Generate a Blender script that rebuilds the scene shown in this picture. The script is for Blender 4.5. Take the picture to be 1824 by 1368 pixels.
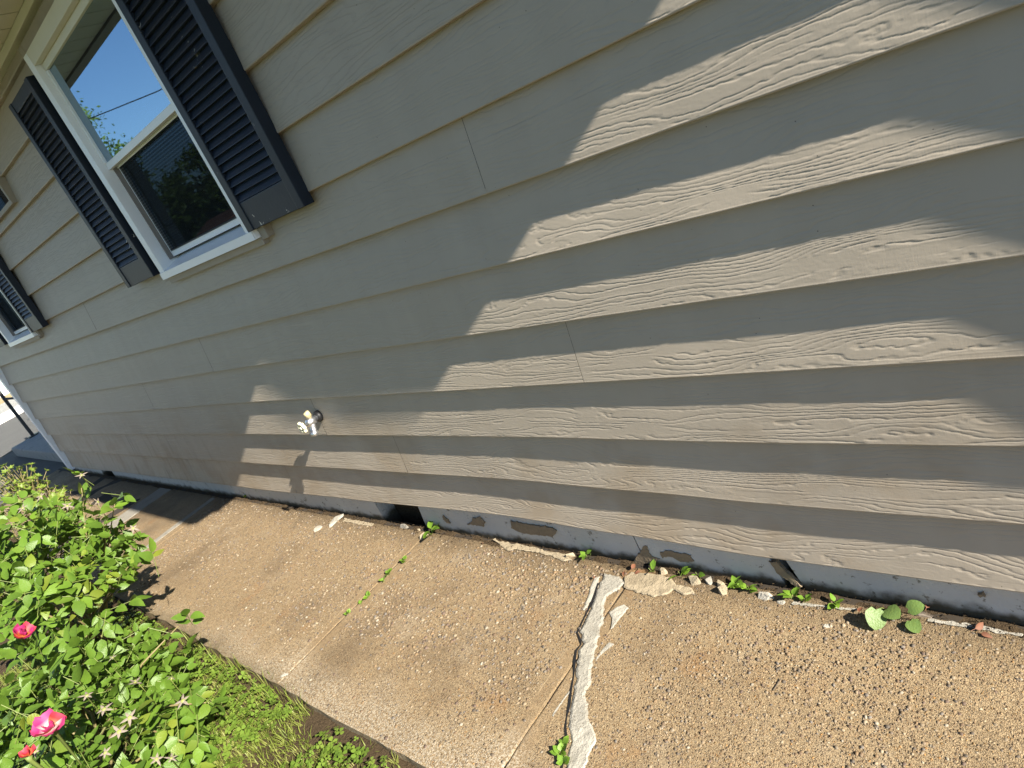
import bpy, bmesh, math, random
import numpy as np
from mathutils import Vector, Matrix, noise
random.seed(11)
S = bpy.context.scene
COL = S.collection
for o in list(bpy.data.objects): bpy.data.objects.remove(o)

# ------------------------------------------------------------------ camera
CAM = Vector((0.0, -1.35622, 1.48610))
RM = Matrix(((0.710899, 0.046879, 0.701730), (0.579955, 0.525345, -0.622628), (-0.397838, 0.849597, 0.346279)))
FPX = 1211.77
cd = bpy.data.cameras.new('camera'); cam = bpy.data.objects.new('camera', cd); COL.objects.link(cam)
cam.matrix_world = Matrix.Translation(CAM) @ RM.to_4x4()
cd.sensor_width = 36; cd.lens = FPX / 1824 * 36; cd.clip_start = .02; cd.clip_end = 600
S.camera = cam
# ------------------------------------------------------------------ sky, sun, exposure
SUNV = Vector((1.525, -0.118, 1.0)).normalized()          # towards the sun
w = bpy.data.worlds.new('World'); S.world = w; w.use_nodes = True
nt = w.node_tree; nt.nodes.clear()
sky = nt.nodes.new('ShaderNodeTexSky'); sky.sky_type = 'NISHITA'; sky.sun_disc = False
sky.sun_elevation = math.asin(SUNV.z); sky.sun_rotation = math.atan2(SUNV.x, SUNV.y)
sky.air_density = 1.0; sky.dust_density = .15; sky.ozone_density = 3.5
bg = nt.nodes.new('ShaderNodeBackground'); bg.inputs[1].default_value = 0.05
wo = nt.nodes.new('ShaderNodeOutputWorld')
nt.links.new(sky.outputs[0], bg.inputs[0]); nt.links.new(bg.outputs[0], wo.inputs[0])
sd = bpy.data.lights.new('sun', 'SUN'); sd.energy = 5.0; sd.angle = math.radians(.53); sd.color = (1.0, .93, .82)
sun = bpy.data.objects.new('sun', sd); COL.objects.link(sun); sun.location = (8, -2, 9)
sun.rotation_euler = SUNV.to_track_quat('Z', 'Y').to_euler()
S.view_settings.view_transform = 'Standard'; S.view_settings.look = 'None'
S.view_settings.gamma = 1.0; S.view_settings.use_curve_mapping = False
S.view_settings.exposure = 1.77

# ------------------------------------------------------------------ helpers
def ray(px, py):
    return RM @ Vector(((px - 912) / FPX, -(py - 684) / FPX, -1.0))
def at_z(px, py, z=0.0):
    d = ray(px, py); return CAM + d * ((z - CAM.z) / d.z)
def at_y(px, py, y=0.0):
    d = ray(px, py); return CAM + d * ((y - CAM.y) / d.y)
def at_d(px, py, dep): return CAM + ray(px, py) * dep
def smooth(a, b, x):
    t = max(0., min(1., (x - a) / (b - a))); return t * t * (3 - 2 * t)
def nz(x, y=0, z=0): return noise.noise(Vector((x, y, z)))

def base_of(p):
    v = Vector((0, 0, 0))
    while p is not None: v += p.location; p = p.parent
    return v
def tag(o, label=None, cat=None, group=None, kind=None):
    if label: o['label'] = label
    if cat: o['category'] = cat
    if group: o['group'] = group
    if kind: o['kind'] = kind
    return o
def empty(name, loc, label=None, cat=None, group=None, kind=None):
    o = bpy.data.objects.new(name, None); COL.objects.link(o); o.location = loc; o.empty_display_size = .05
    return tag(o, label, cat, group, kind)
class MB:
    def __init__(s): s.v = []; s.f = []; s.uv = None; s.col = None
    def add(s, vs, fs):
        n = len(s.v); s.v += [tuple(v) for v in vs]; s.f += [tuple(i + n for i in f) for f in fs]
    def box(s, a, b, bev=0.0):
        (x0, y0, z0), (x1, y1, z1) = a, b
        if x0 > x1: x0, x1 = x1, x0
        if y0 > y1: y0, y1 = y1, y0
        if z0 > z1: z0, z1 = z1, z0
        if bev <= 0:
            s.add([(x0,y0,z0),(x1,y0,z0),(x1,y1,z0),(x0,y1,z0),(x0,y0,z1),(x1,y0,z1),(x1,y1,z1),(x0,y1,z1)],
                  [(0,3,2,1),(4,5,6,7),(0,1,5,4),(1,2,6,5),(2,3,7,6),(3,0,4,7)]); return
        bm = bmesh.new(); r = bmesh.ops.create_cube(bm, size=1)
        for v in bm.verts: v.co = Vector(((x0+x1)/2 + v.co.x*(x1-x0), (y0+y1)/2 + v.co.y*(y1-y0), (z0+z1)/2 + v.co.z*(z1-z0)))
        bmesh.ops.bevel(bm, geom=bm.edges[:], offset=bev, segments=2, profile=.6, affect='EDGES')
        s.bm(bm)
    def bm(s, bm):
        bm.verts.index_update(); s.add([v.co[:] for v in bm.verts], [[v.index for v in f.verts] for f in bm.faces]); bm.free()
    def tube(s, pts, rad, n=8, cap=True):
        pts = [Vector(p) for p in pts]; m = len(pts)
        if not isinstance(rad, (list, tuple)): rad = [rad] * m
        ref = Vector((.31, .21, .93)); base = len(s.v); vs = []; fs = []
        for i, p in enumerate(pts):
            t = (pts[min(i+1, m-1)] - pts[max(i-1, 0)]).normalized()
            a = t.cross(ref)
            if a.length < .05: a = t.cross(Vector((1, 0, 0)))
            a.normalize(); b = t.cross(a)
            for k in range(n):
                q = 2*math.pi*k/n; vs.append(p + (a*math.cos(q) + b*math.sin(q)) * rad[i])
        for i in range(m-1):
            for k in range(n):
                fs.append((i*n+k, i*n+(k+1) % n, (i+1)*n+(k+1) % n, (i+1)*n+k))
        if cap: fs.append(tuple(range(n))[::-1]); fs.append(tuple((m-1)*n+k for k in range(n)))
        s.add(vs, fs)
    def build(s, name, mat, parent=None, smooth_=False, origin=None):
        b = base_of(parent) if parent is not None else Vector((0, 0, 0))
        off = b
        me = bpy.data.meshes.new(name)
        if origin is not None: off = Vector(origin)
        me.from_pydata([(v[0]-off.x, v[1]-off.y, v[2]-off.z) for v in s.v], [], s.f)
        me.materials.append(mat)
        if s.uv is not None:
            ul = me.uv_layers.new(name='UVMap')
            fl = []
            for l in me.loops: fl += s.uv[l.vertex_index]
            ul.data.foreach_set('uv', fl)
        if s.col is not None:
            ca = me.color_attributes.new(name='Col', type='FLOAT_COLOR', domain='POINT')
            fl = []
            for c in s.col: fl += [c[0], c[1], c[2], 1.0]
            ca.data.foreach_set('color', fl)
        if smooth_: me.polygons.foreach_set('use_smooth', [True] * len(me.polygons))
        me.update()
        o = bpy.data.objects.new(name, me); COL.objects.link(o)
        if parent is not None: o.parent = parent
        if origin is not None: o.location = Vector(origin) - b
        return o
def inst(name, mesh, parent, mat_world):
    o = bpy.data.objects.new(name, mesh); COL.objects.link(o); o.parent = parent
    b = base_of(parent); o.matrix_local = Matrix.Translation(-b) @ mat_world
    return o

# ------------------------------------------------------------------ materials
class NT:
    def __init__(s, name):
        s.m = bpy.data.materials.new(name); s.m.use_nodes = True; s.t = s.m.node_tree; s.t.nodes.clear()
        s.out = s.n('ShaderNodeOutputMaterial')
    def n(s, ty, **kw):
        x = s.t.nodes.new(ty)
        for k, v in kw.items(): setattr(x, k, v)
        return x
    def l(s, a, b): s.t.links.new(a, b)
    def val(s, sock, v):
        if hasattr(v, 'is_linked') or isinstance(v, bpy.types.NodeSocket): s.l(v, sock)
        else: sock.default_value = v
    def math(s, op, a, b=0.0, c=0.0, clamp=False):
        x = s.n('ShaderNodeMath', operation=op); x.use_clamp = clamp
        s.val(x.inputs[0], a); s.val(x.inputs[1], b); s.val(x.inputs[2], c); return x.outputs[0]
    def noise(s, vec, scale, detail=3, rough=.55, dist=0.0):
        x = s.n('ShaderNodeTexNoise'); s.l(vec, x.inputs['Vector']); x.inputs['Scale'].default_value = scale
        x.inputs['Detail'].default_value = detail; x.inputs['Roughness'].default_value = rough; x.inputs['Distortion'].default_value = dist
        return x.outputs['Fac']
    def voro(s, vec, scale, out='Distance', feature='F1', rand=1.0):
        x = s.n('ShaderNodeTexVoronoi', feature=feature); s.l(vec, x.inputs['Vector']); x.inputs['Scale'].default_value = scale
        x.inputs['Randomness'].default_value = rand
        return x.outputs[out]
    def voro2(s, vec, scale):
        x = s.n('ShaderNodeTexVoronoi'); s.l(vec, x.inputs['Vector']); x.inputs['Scale'].default_value = scale
        return x.outputs['Distance'], x.outputs['Color']
    def mapv(s, vec, scale=(1, 1, 1), loc=(0, 0, 0), rot=(0, 0, 0)):
        x = s.n('ShaderNodeMapping'); s.l(vec, x.inputs[0]); x.inputs['Scale'].default_value = scale
        x.inputs['Location'].default_value = loc; x.inputs['Rotation'].default_value = rot; return x.outputs[0]
    def ramp(s, fac, stops, interp='LINEAR'):
        x = s.n('ShaderNodeValToRGB'); s.l(fac, x.inputs[0]); cr = x.color_ramp; cr.interpolation = interp
        while len(cr.elements) < len(stops): cr.elements.new(.5)
        for e, (p, c) in zip(cr.elements, stops):
            e.position = p; e.color = (c, c, c, 1) if not isinstance(c, (tuple, list)) else (*c[:3], 1)
        return x.outputs[0]
    def sstep(s, x, a, b):
        m = s.n('ShaderNodeMapRange', interpolation_type='SMOOTHSTEP'); s.val(m.inputs[0], x)
        m.inputs[1].default_value = a; m.inputs[2].default_value = b; return m.outputs[0]
    def mix(s, fac, a, b, mode='MIX'):
        x = s.n('ShaderNodeMix', data_type='RGBA', blend_type=mode)
        s.val(x.inputs[0], fac)
        for sock, v in ((x.inputs[6], a), (x.inputs[7], b)):
            if isinstance(v, (tuple, list)): sock.default_value = (*v[:3], 1)
            else: s.l(v, sock)
        return x.outputs[2]
    def pos(s): return s.n('ShaderNodeNewGeometry').outputs['Position']
    def bump(s, h, dist=1.0, strength=1.0, normal=None):
        x = s.n('ShaderNodeBump'); s.l(h, x.inputs['Height']); x.inputs['Distance'].default_value = dist
        x.inputs['Strength'].default_value = strength
        if normal is not None: s.l(normal, x.inputs['Normal'])
        return x.outputs[0]
    def bsdf(s, color, rough=.6, normal=None, metallic=0.0, spec=.5, **kw):
        x = s.n('ShaderNodeBsdfPrincipled')
        if isinstance(color, (tuple, list)): x.inputs['Base Color'].default_value = (*color[:3], 1)
        else: s.l(color, x.inputs['Base Color'])
        s.val(x.inputs['Roughness'], rough); x.inputs['Metallic'].default_value = metallic
        x.inputs['Specular IOR Level'].default_value = spec
        if normal is not None: s.l(normal, x.inputs['Normal'])
        for k, v in kw.items(): s.val(x.inputs[k], v)
        return x
    def done(s, sh): s.l(sh.outputs[0] if hasattr(sh, 'outputs') else sh, s.out.inputs[0]); return s.m

def plain(name, col, rough=.6, var=.12, scale=30, bump=0.0, bscale=120, metallic=0.0, spec=.4):
    t = NT(name); p = t.pos()
    f = t.noise(p, scale, 4, .6)
    c = t.mix(f, [x*(1-var) for x in col], [x*(1+var) for x in col])
    nrm = t.bump(t.noise(p, bscale, 3, .6), bump) if bump else None
    return t.done(t.bsdf(c, rough, nrm, metallic, spec))

Z0_ = .1137
def mat_siding():
    t = NT('embossed_siding')
    uv = t.n('ShaderNodeUVMap', uv_map='UVMap').outputs[0]
    sep = t.n('ShaderNodeSeparateXYZ'); t.l(uv, sep.inputs[0]); v = sep.outputs[1]
    big = t.noise(t.mapv(uv, (1.35, 9, 1)), 1.0, 0, .4)
    mid = t.noise(t.mapv(uv, (3.4, 24, 1), (3.1, 1.7, 0)), 1.0, 1, .4)
    fine = t.noise(t.mapv(uv, (60, 140, 1)), 1.0, 1, .5)
    ph = t.math('MULTIPLY', v, 60.0)
    ph = t.math('MULTIPLY_ADD', big, 10.0, ph)
    ph = t.math('MULTIPLY_ADD', mid, 3.0, ph)
    ph = t.math('MULTIPLY_ADD', fine, .40, ph)
    d = t.math('ABSOLUTE', t.math('SUBTRACT', t.math('FRACT', ph), .5))              # 0 in the groove
    g = t.sstep(d, .03, .14)
    brk = t.sstep(t.noise(t.mapv(uv, (7, 60, 1), (7, 2, 0)), 1.0, 1, .5), .38, .46)
    sq = t.n('ShaderNodeSeparateXYZ'); t.l(t.pos(), sq.inputs[0])
    real = t.math('MULTIPLY', t.sstep(sq.outputs[0], -2.45, -2.38), t.math('LESS_THAN', sq.outputs[2], Z0_+8*.2))
    brk = t.math('MULTIPLY', brk, t.math('SUBTRACT', 1.0, real))
    h = t.math('MULTIPLY', g, t.math('MULTIPLY', brk, .00055))
    h = t.math('MULTIPLY_ADD', t.noise(t.mapv(uv, (300, 60, 1)), 1.0, 1, .6), .00012, h)
    h = t.math('MULTIPLY_ADD', t.noise(t.mapv(uv, (2, 6, 1)), 1.0, 0, .5), .0012, h)
    nrm = t.bump(h, 1.0, 1.0)
    p = t.pos()
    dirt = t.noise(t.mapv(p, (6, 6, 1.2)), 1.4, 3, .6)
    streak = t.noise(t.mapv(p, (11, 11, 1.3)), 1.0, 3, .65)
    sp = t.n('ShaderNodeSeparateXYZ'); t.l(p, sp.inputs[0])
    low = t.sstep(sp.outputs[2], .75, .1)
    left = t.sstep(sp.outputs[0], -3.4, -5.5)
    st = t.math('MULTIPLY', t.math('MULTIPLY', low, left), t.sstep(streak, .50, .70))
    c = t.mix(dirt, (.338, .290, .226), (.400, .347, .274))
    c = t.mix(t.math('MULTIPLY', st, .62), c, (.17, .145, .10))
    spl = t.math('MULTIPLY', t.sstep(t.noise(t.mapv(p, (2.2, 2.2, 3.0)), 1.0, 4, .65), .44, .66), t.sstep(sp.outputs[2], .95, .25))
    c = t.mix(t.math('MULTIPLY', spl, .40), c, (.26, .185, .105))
    c = t.mix(t.math('MULTIPLY', t.math('SUBTRACT', 1.0, g), t.math('MULTIPLY', brk, .10)), c, (.20, .18, .15))
    spk = t.voro(p, 34, 'Distance')
    c = t.mix(t.math('MULTIPLY', t.math('LESS_THAN', spk, .045), t.math('LESS_THAN', t.noise(p, 5, 1), .45)), c, (.11, .09, .07))
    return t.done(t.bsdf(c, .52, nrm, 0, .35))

JX = (-1.335, -2.462, -4.722)
def mat_aggregate():
    t = NT('exposed_aggregate_concrete'); p = t.pos()
    sp = t.n('ShaderNodeSeparateXYZ'); t.l(p, sp.inputs[0]); X, Y = sp.outputs[0], sp.outputs[1]
    pf = t.mapv(p, (1, 1, .15))
    wob = t.n('ShaderNodeTexNoise'); t.l(pf, wob.inputs['Vector']); wob.inputs['Scale'].default_value = 160
    vadd = t.n('ShaderNodeMix', data_type='VECTOR'); vadd.inputs[0].default_value = .006; t.l(pf, vadd.inputs[4]); t.l(wob.outputs['Color'], vadd.inputs[5])
    pv = vadd.outputs[1]
    vd, vc = t.voro2(pv, 150); vd2, vc2 = t.voro2(pv, 400)
    cs = t.n('ShaderNodeSeparateColor'); t.l(vc, cs.inputs[0])
    cs2 = t.n('ShaderNodeSeparateColor'); t.l(vc2, cs2.inputs[0])
    PAL = [(0, (.15, .10, .058)), (.18, (.21, .15, .09)), (.34, (.11, .075, .045)), (.46, (.26, .205, .135)), (.58, (.18, .115, .05)),
           (.68, (.125, .095, .063)), (.76, (.23, .17, .105)), (.86, (.14, .108, .074)), (.93, (.27, .15, .055)), (.97, (.33, .29, .22))]
    pc = t.ramp(cs.outputs[0], PAL, 'CONSTANT'); pc2 = t.ramp(cs2.outputs[0], PAL, 'CONSTANT')
    cem = t.mix(t.noise(p, 90, 3), (.17, .128, .075), (.28, .22, .14))
    small = t.mix(t.sstep(vd2, .50, .36), cem, pc2)
    isp = t.math('MULTIPLY', t.sstep(vd, .46, .36), t.math('GREATER_THAN', cs.outputs[1], .52))
    c = t.mix(isp, small, pc)
    # tooled smooth bands along the joints
    line = 0.0; bsum = None; xw = t.math('MULTIPLY_ADD', t.noise(p, 6, 2), .012, X)
    for j in JX:
        d = t.math('ABSOLUTE', t.math('SUBTRACT', xw, j + .006))
        b = t.sstep(d, .056, .044); ln = t.math('MULTIPLY', t.sstep(d, .045, .048), t.sstep(d, .053, .050))
        bsum = b if bsum is None else t.math('MAXIMUM', bsum, b)
        line = ln if line == 0.0 else t.math('MAXIMUM', line, ln)
    edge = t.sstep(t.math('MULTIPLY_ADD', t.noise(p, 3.5, 4), .34, Y), -.50, -.66)           # paler, cement-rich outer side
    wear = t.math('MULTIPLY', edge, t.sstep(X, -4.5, -2.2))
    bandc = t.mix(t.noise(p, 70, 4), (.12, .086, .05), (.19, .14, .085))
    c = t.mix(t.math('MULTIPLY', bsum, t.math('MULTIPLY_ADD', t.noise(p, 14, 3), .9, .1), clamp=True), c, bandc)
    c = t.mix(t.math('MULTIPLY', line, t.math('MULTIPLY', t.sstep(t.noise(p, 9, 3), .42, .60), .7)), c, (.30, .235, .15))
    c = t.mix(t.math('MULTIPLY', wear, t.sstep(t.noise(p, 130, 3), .42, .62)), c, (.31, .275, .22))
    c = t.mix(1.0, c, t.ramp(t.noise(p, 420, 2, .7), [(.3, .45), (.5, 1.0), (.7, 1.75)]), 'MULTIPLY')
    stain = t.noise(p, 2.1, 4, .62)
    c = t.mix(t.math('MULTIPLY', t.sstep(stain, .47, .70), .58), c, (.095, .068, .042))
    c = t.mix(t.math('MULTIPLY', t.sstep(t.noise(p, 5.5, 4), .56, .74), .30), c, (.30, .26, .20))
    # dirt against the wall and at the lawn's edge
    dw = t.math('MULTIPLY', t.sstep(t.math('MULTIPLY_ADD', t.noise(p, 12, 4), .10, Y), -.12, .06), .62)
    c = t.mix(dw, c, (.075, .055, .032))
    dl = t.math('MULTIPLY', t.sstep(t.math('MULTIPLY_ADD', t.noise(p, 7, 4), .16, Y), -.70, -.86), t.sstep(X, -2.15, -2.5))
    c = t.mix(t.math('MULTIPLY', dl, .72), c, (.065, .055, .033))
    rust = t.math('MULTIPLY', t.sstep(t.noise(t.mapv(p, (1, 1, 1), (4, 9, 0)), 4.2, 3), .60, .72), .28)
    c = t.mix(rust, c, (.24, .12, .04))
    c = t.mix(1.0, c, (1.03, .985, .90), 'MULTIPLY')
    h = t.math('MULTIPLY', t.sstep(vd, .52, .10), t.math('MULTIPLY', isp, .0034))
    h = t.math('MULTIPLY_ADD', t.sstep(vd2, .55, .1), .0017, h)
    h = t.math('MULTIPLY', h, t.math('SUBTRACT', 1.0, t.math('MULTIPLY', bsum, .75)))
    h = t.math('MULTIPLY_ADD', t.noise(p, 260, 3), .0009, h)
    h = t.math('MULTIPLY_ADD', t.noise(p, 25, 3), .003, h)
    return t.done(t.bsdf(c, .82, t.bump(h, 1.0, .9), 0, .3))

def mat_mortar(name, a, b, peb=.25):
    t = NT(name); p = t.pos()
    c = t.mix(t.noise(p, 26, 5, .65), a, b)
    v, vcc = t.voro2(p, 240); vc = t.n('ShaderNodeSeparateColor'); t.l(vcc, vc.inputs[0])
    m = t.math('MULTIPLY', t.sstep(v, .38, .24), t.math('GREATER_THAN', vc.outputs[0], 1 - peb))
    c = t.mix(m, c, t.mix(vc.outputs[1], (.05, .045, .04), (.18, .14, .1)))
    c = t.mix(t.math('MULTIPLY', t.sstep(t.noise(p, 9, 4), .55, .72), .5), c, [x*.55 for x in a])
    h = t.math('MULTIPLY_ADD', t.noise(p, 60, 4, .65), .006, t.math('MULTIPLY', t.noise(p, 300, 3), .0016))
    return t.done(t.bsdf(c, .88, t.bump(h), 0, .2))

def mat_patch(name, a, b, peb=.25):
    m_ = mat_mortar(name, a, b, peb); tr = m_.node_tree; out = [n for n in tr.nodes if n.type == 'OUTPUT_MATERIAL'][0]; src = out.inputs[0].links[0].from_socket
    vc = tr.nodes.new('ShaderNodeVertexColor'); vc.layer_name = 'Col'
    ge = tr.nodes.new('ShaderNodeNewGeometry'); no = tr.nodes.new('ShaderNodeTexNoise'); no.inputs['Scale'].default_value = 150; no.inputs['Detail'].default_value = 4; no.inputs['Roughness'].default_value = .7
    tr.links.new(ge.outputs['Position'], no.inputs['Vector'])
    su = tr.nodes.new('ShaderNodeMath'); su.operation = 'ADD'; tr.links.new(vc.outputs[0], su.inputs[0]); tr.links.new(no.outputs['Fac'], su.inputs[1])
    gt = tr.nodes.new('ShaderNodeMapRange'); gt.interpolation_type = 'SMOOTHSTEP'; gt.inputs[1].default_value = .88; gt.inputs[2].default_value = 1.02; tr.links.new(su.outputs[0], gt.inputs[0])
    tp = tr.nodes.new('ShaderNodeBsdfTransparent'); mx = tr.nodes.new('ShaderNodeMixShader'); tr.links.new(gt.outputs[0], mx.inputs[0]); tr.links.new(tp.outputs[0], mx.inputs[1]); tr.links.new(src, mx.inputs[2]); tr.links.new(mx.outputs[0], out.inputs[0])
    return m_

def mat_leaf(name, cols, trans=.35, rough=.42, by_pos=False):
    t = NT(name)
    if by_pos: r = t.noise(t.pos(), 19, 2)
    else: r = t.n('ShaderNodeObjectInfo').outputs['Random']
    n = len(cols)
    c = t.ramp(r, [((i + (.0 if not by_pos else .0)) / max(1, n - 1) * (1 if not by_pos else .5) + (0 if not by_pos else .25), col) for i, col in enumerate(cols)])
    c = t.mix(t.noise(t.pos(), 160, 3), c, t.mix(.5, c, (.16, .20, .03)))
    c2 = t.mix(.55, c, (.22, .30, .03))
    h = t.math('MULTIPLY', t.noise(t.pos(), 240, 2), .0012)
    b = t.bsdf(c, rough, t.bump(h), 0, .32)
    tr = t.n('ShaderNodeBsdfTranslucent'); t.l(c2, tr.inputs[0])
    mx = t.n('ShaderNodeMixShader'); mx.inputs[0].default_value = trans
    t.l(b.outputs[0], mx.inputs[1]); t.l(tr.outputs[0], mx.inputs[2])
    return t.done(mx.outputs[0])

def mat_vcol(name, rough=.7, spec=.3):
    t = NT(name); a = t.n('ShaderNodeVertexColor', layer_name='Col').outputs[0]
    c = t.mix(t.noise(t.pos(), 300, 2), t.mix(.25, a, (.05, .04, .03)), a)
    return t.done(t.bsdf(c, rough, None, 0, spec))

def mat_glass():
    t = NT('window_glass'); p = t.pos()
    h = t.math('MULTIPLY', t.noise(p, 2.2, 1), .00022)
    nrm = t.bump(h)
    fr = t.n('ShaderNodeFresnel'); fr.inputs[0].default_value = 3.0; t.l(nrm, fr.inputs['Normal'])
    gl = t.n('ShaderNodeBsdfGlossy'); gl.inputs['Roughness'].default_value = .015; gl.inputs[0].default_value = (.60, .82, 1, 1); t.l(nrm, gl.inputs['Normal'])
    tr = t.n('ShaderNodeBsdfTransparent'); tr.inputs[0].default_value = (.55, .58, .58, 1)
    mx = t.n('ShaderNodeMixShader'); t.l(t.math('MAXIMUM', fr.outputs[0], .50), mx.inputs[0]); t.l(tr.outputs[0], mx.inputs[1]); t.l(gl.outputs[0], mx.inputs[2])
    df = t.n('ShaderNodeBsdfDiffuse'); df.inputs[0].default_value = (.35, .36, .36, 1)
    m2 = t.n('ShaderNodeMixShader')
    spk = t.math('MULTIPLY', t.math('LESS_THAN', t.voro(p, 120, 'Distance'), .14), .25)
    t.l(t.math('MAXIMUM', spk, .006), m2.inputs[0])
    t.l(mx.outputs[0], m2.inputs[1]); t.l(df.outputs[0], m2.inputs[2])
    return t.done(m2.outputs[0])
def mat_screen():
    t = NT('insect_screen'); p = t.pos(); sp = t.n('ShaderNodeSeparateXYZ'); t.l(p, sp.inputs[0])
    lines = t.math('ABSOLUTE', t.math('SINE', t.math('MULTIPLY', sp.outputs[2], 260.0)))
    fac = t.math('MULTIPLY_ADD', lines, .16, .66)
    df = t.n('ShaderNodeBsdfDiffuse'); df.inputs[0].default_value = (.012, .014, .016, 1)
    tr = t.n('ShaderNodeBsdfTransparent')
    mx = t.n('ShaderNodeMixShader'); t.l(fac, mx.inputs[0]); t.l(tr.outputs[0], mx.inputs[1]); t.l(df.outputs[0], mx.inputs[2])
    return t.done(mx.outputs[0])
def mat_shutter():
    t = NT('dark_shutter_paint'); p = t.pos()
    c = t.mix(t.noise(p, 14, 4), (.006, .011, .021), (.010, .017, .029))
    chip = t.math('GREATER_THAN', t.math('MULTIPLY', t.noise(p, 46, 4, .7), t.noise(p, 7, 2)), .435)
    c = t.mix(chip, c, (.45, .43, .38))
    h = t.math('MULTIPLY', t.noise(p, 90, 3), .0006)
    return t.done(t.bsdf(c, .48, t.bump(h), 0, .35))
def mat_foundation():
    t = NT('painted_foundation'); p = t.pos()
    c = t.mix(t.noise(p, 8, 5, .6), (.38, .375, .355), (.50, .49, .455))
    c = t.mix(t.math('MULTIPLY', t.sstep(t.noise(p, 30, 5, .7), .60, .66), .8), c, (.13, .115, .085))
    sp = t.n('ShaderNodeSeparateXYZ'); t.l(p, sp.inputs[0])
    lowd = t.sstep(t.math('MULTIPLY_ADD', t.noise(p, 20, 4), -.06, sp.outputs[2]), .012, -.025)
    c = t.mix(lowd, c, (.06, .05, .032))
    h = t.math('MULTIPLY_ADD', t.noise(p, 18, 4), .008, t.math('MULTIPLY', t.noise(p, 130, 3), .002))
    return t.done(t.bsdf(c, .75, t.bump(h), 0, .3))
def mat_soil():
    t = NT('dark_soil'); p = t.pos()
    c = t.mix(t.noise(p, 60, 5, .7), (.035, .024, .014), (.11, .078, .045))
    h = t.math('MULTIPLY', t.noise(p, 90, 5, .7), .02)
    return t.done(t.bsdf(c, .95, t.bump(h), 0, .1))
def mat_lawn():
    t = NT('lawn_ground'); p = t.pos()
    c = t.mix(t.noise(p, 3, 5, .7), (.05, .075, .016), (.085, .11, .03))
    c = t.mix(t.sstep(t.noise(p, 40, 4), .5, .7), c, (.055, .042, .022))
    return t.done(t.bsdf(c, .95, t.bump(t.math('MULTIPLY', t.noise(p, 60, 4), .02)), 0, .1))
def mat_asphalt():
    t = NT('asphalt'); p = t.pos()
    c = t.mix(t.noise(p, 2, 5), (.075, .075, .072), (.115, .113, .105))
    return t.done(t.bsdf(c, .9, t.bump(t.math('MULTIPLY', t.noise(p, 90, 3), .006)), 0, .2))

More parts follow.
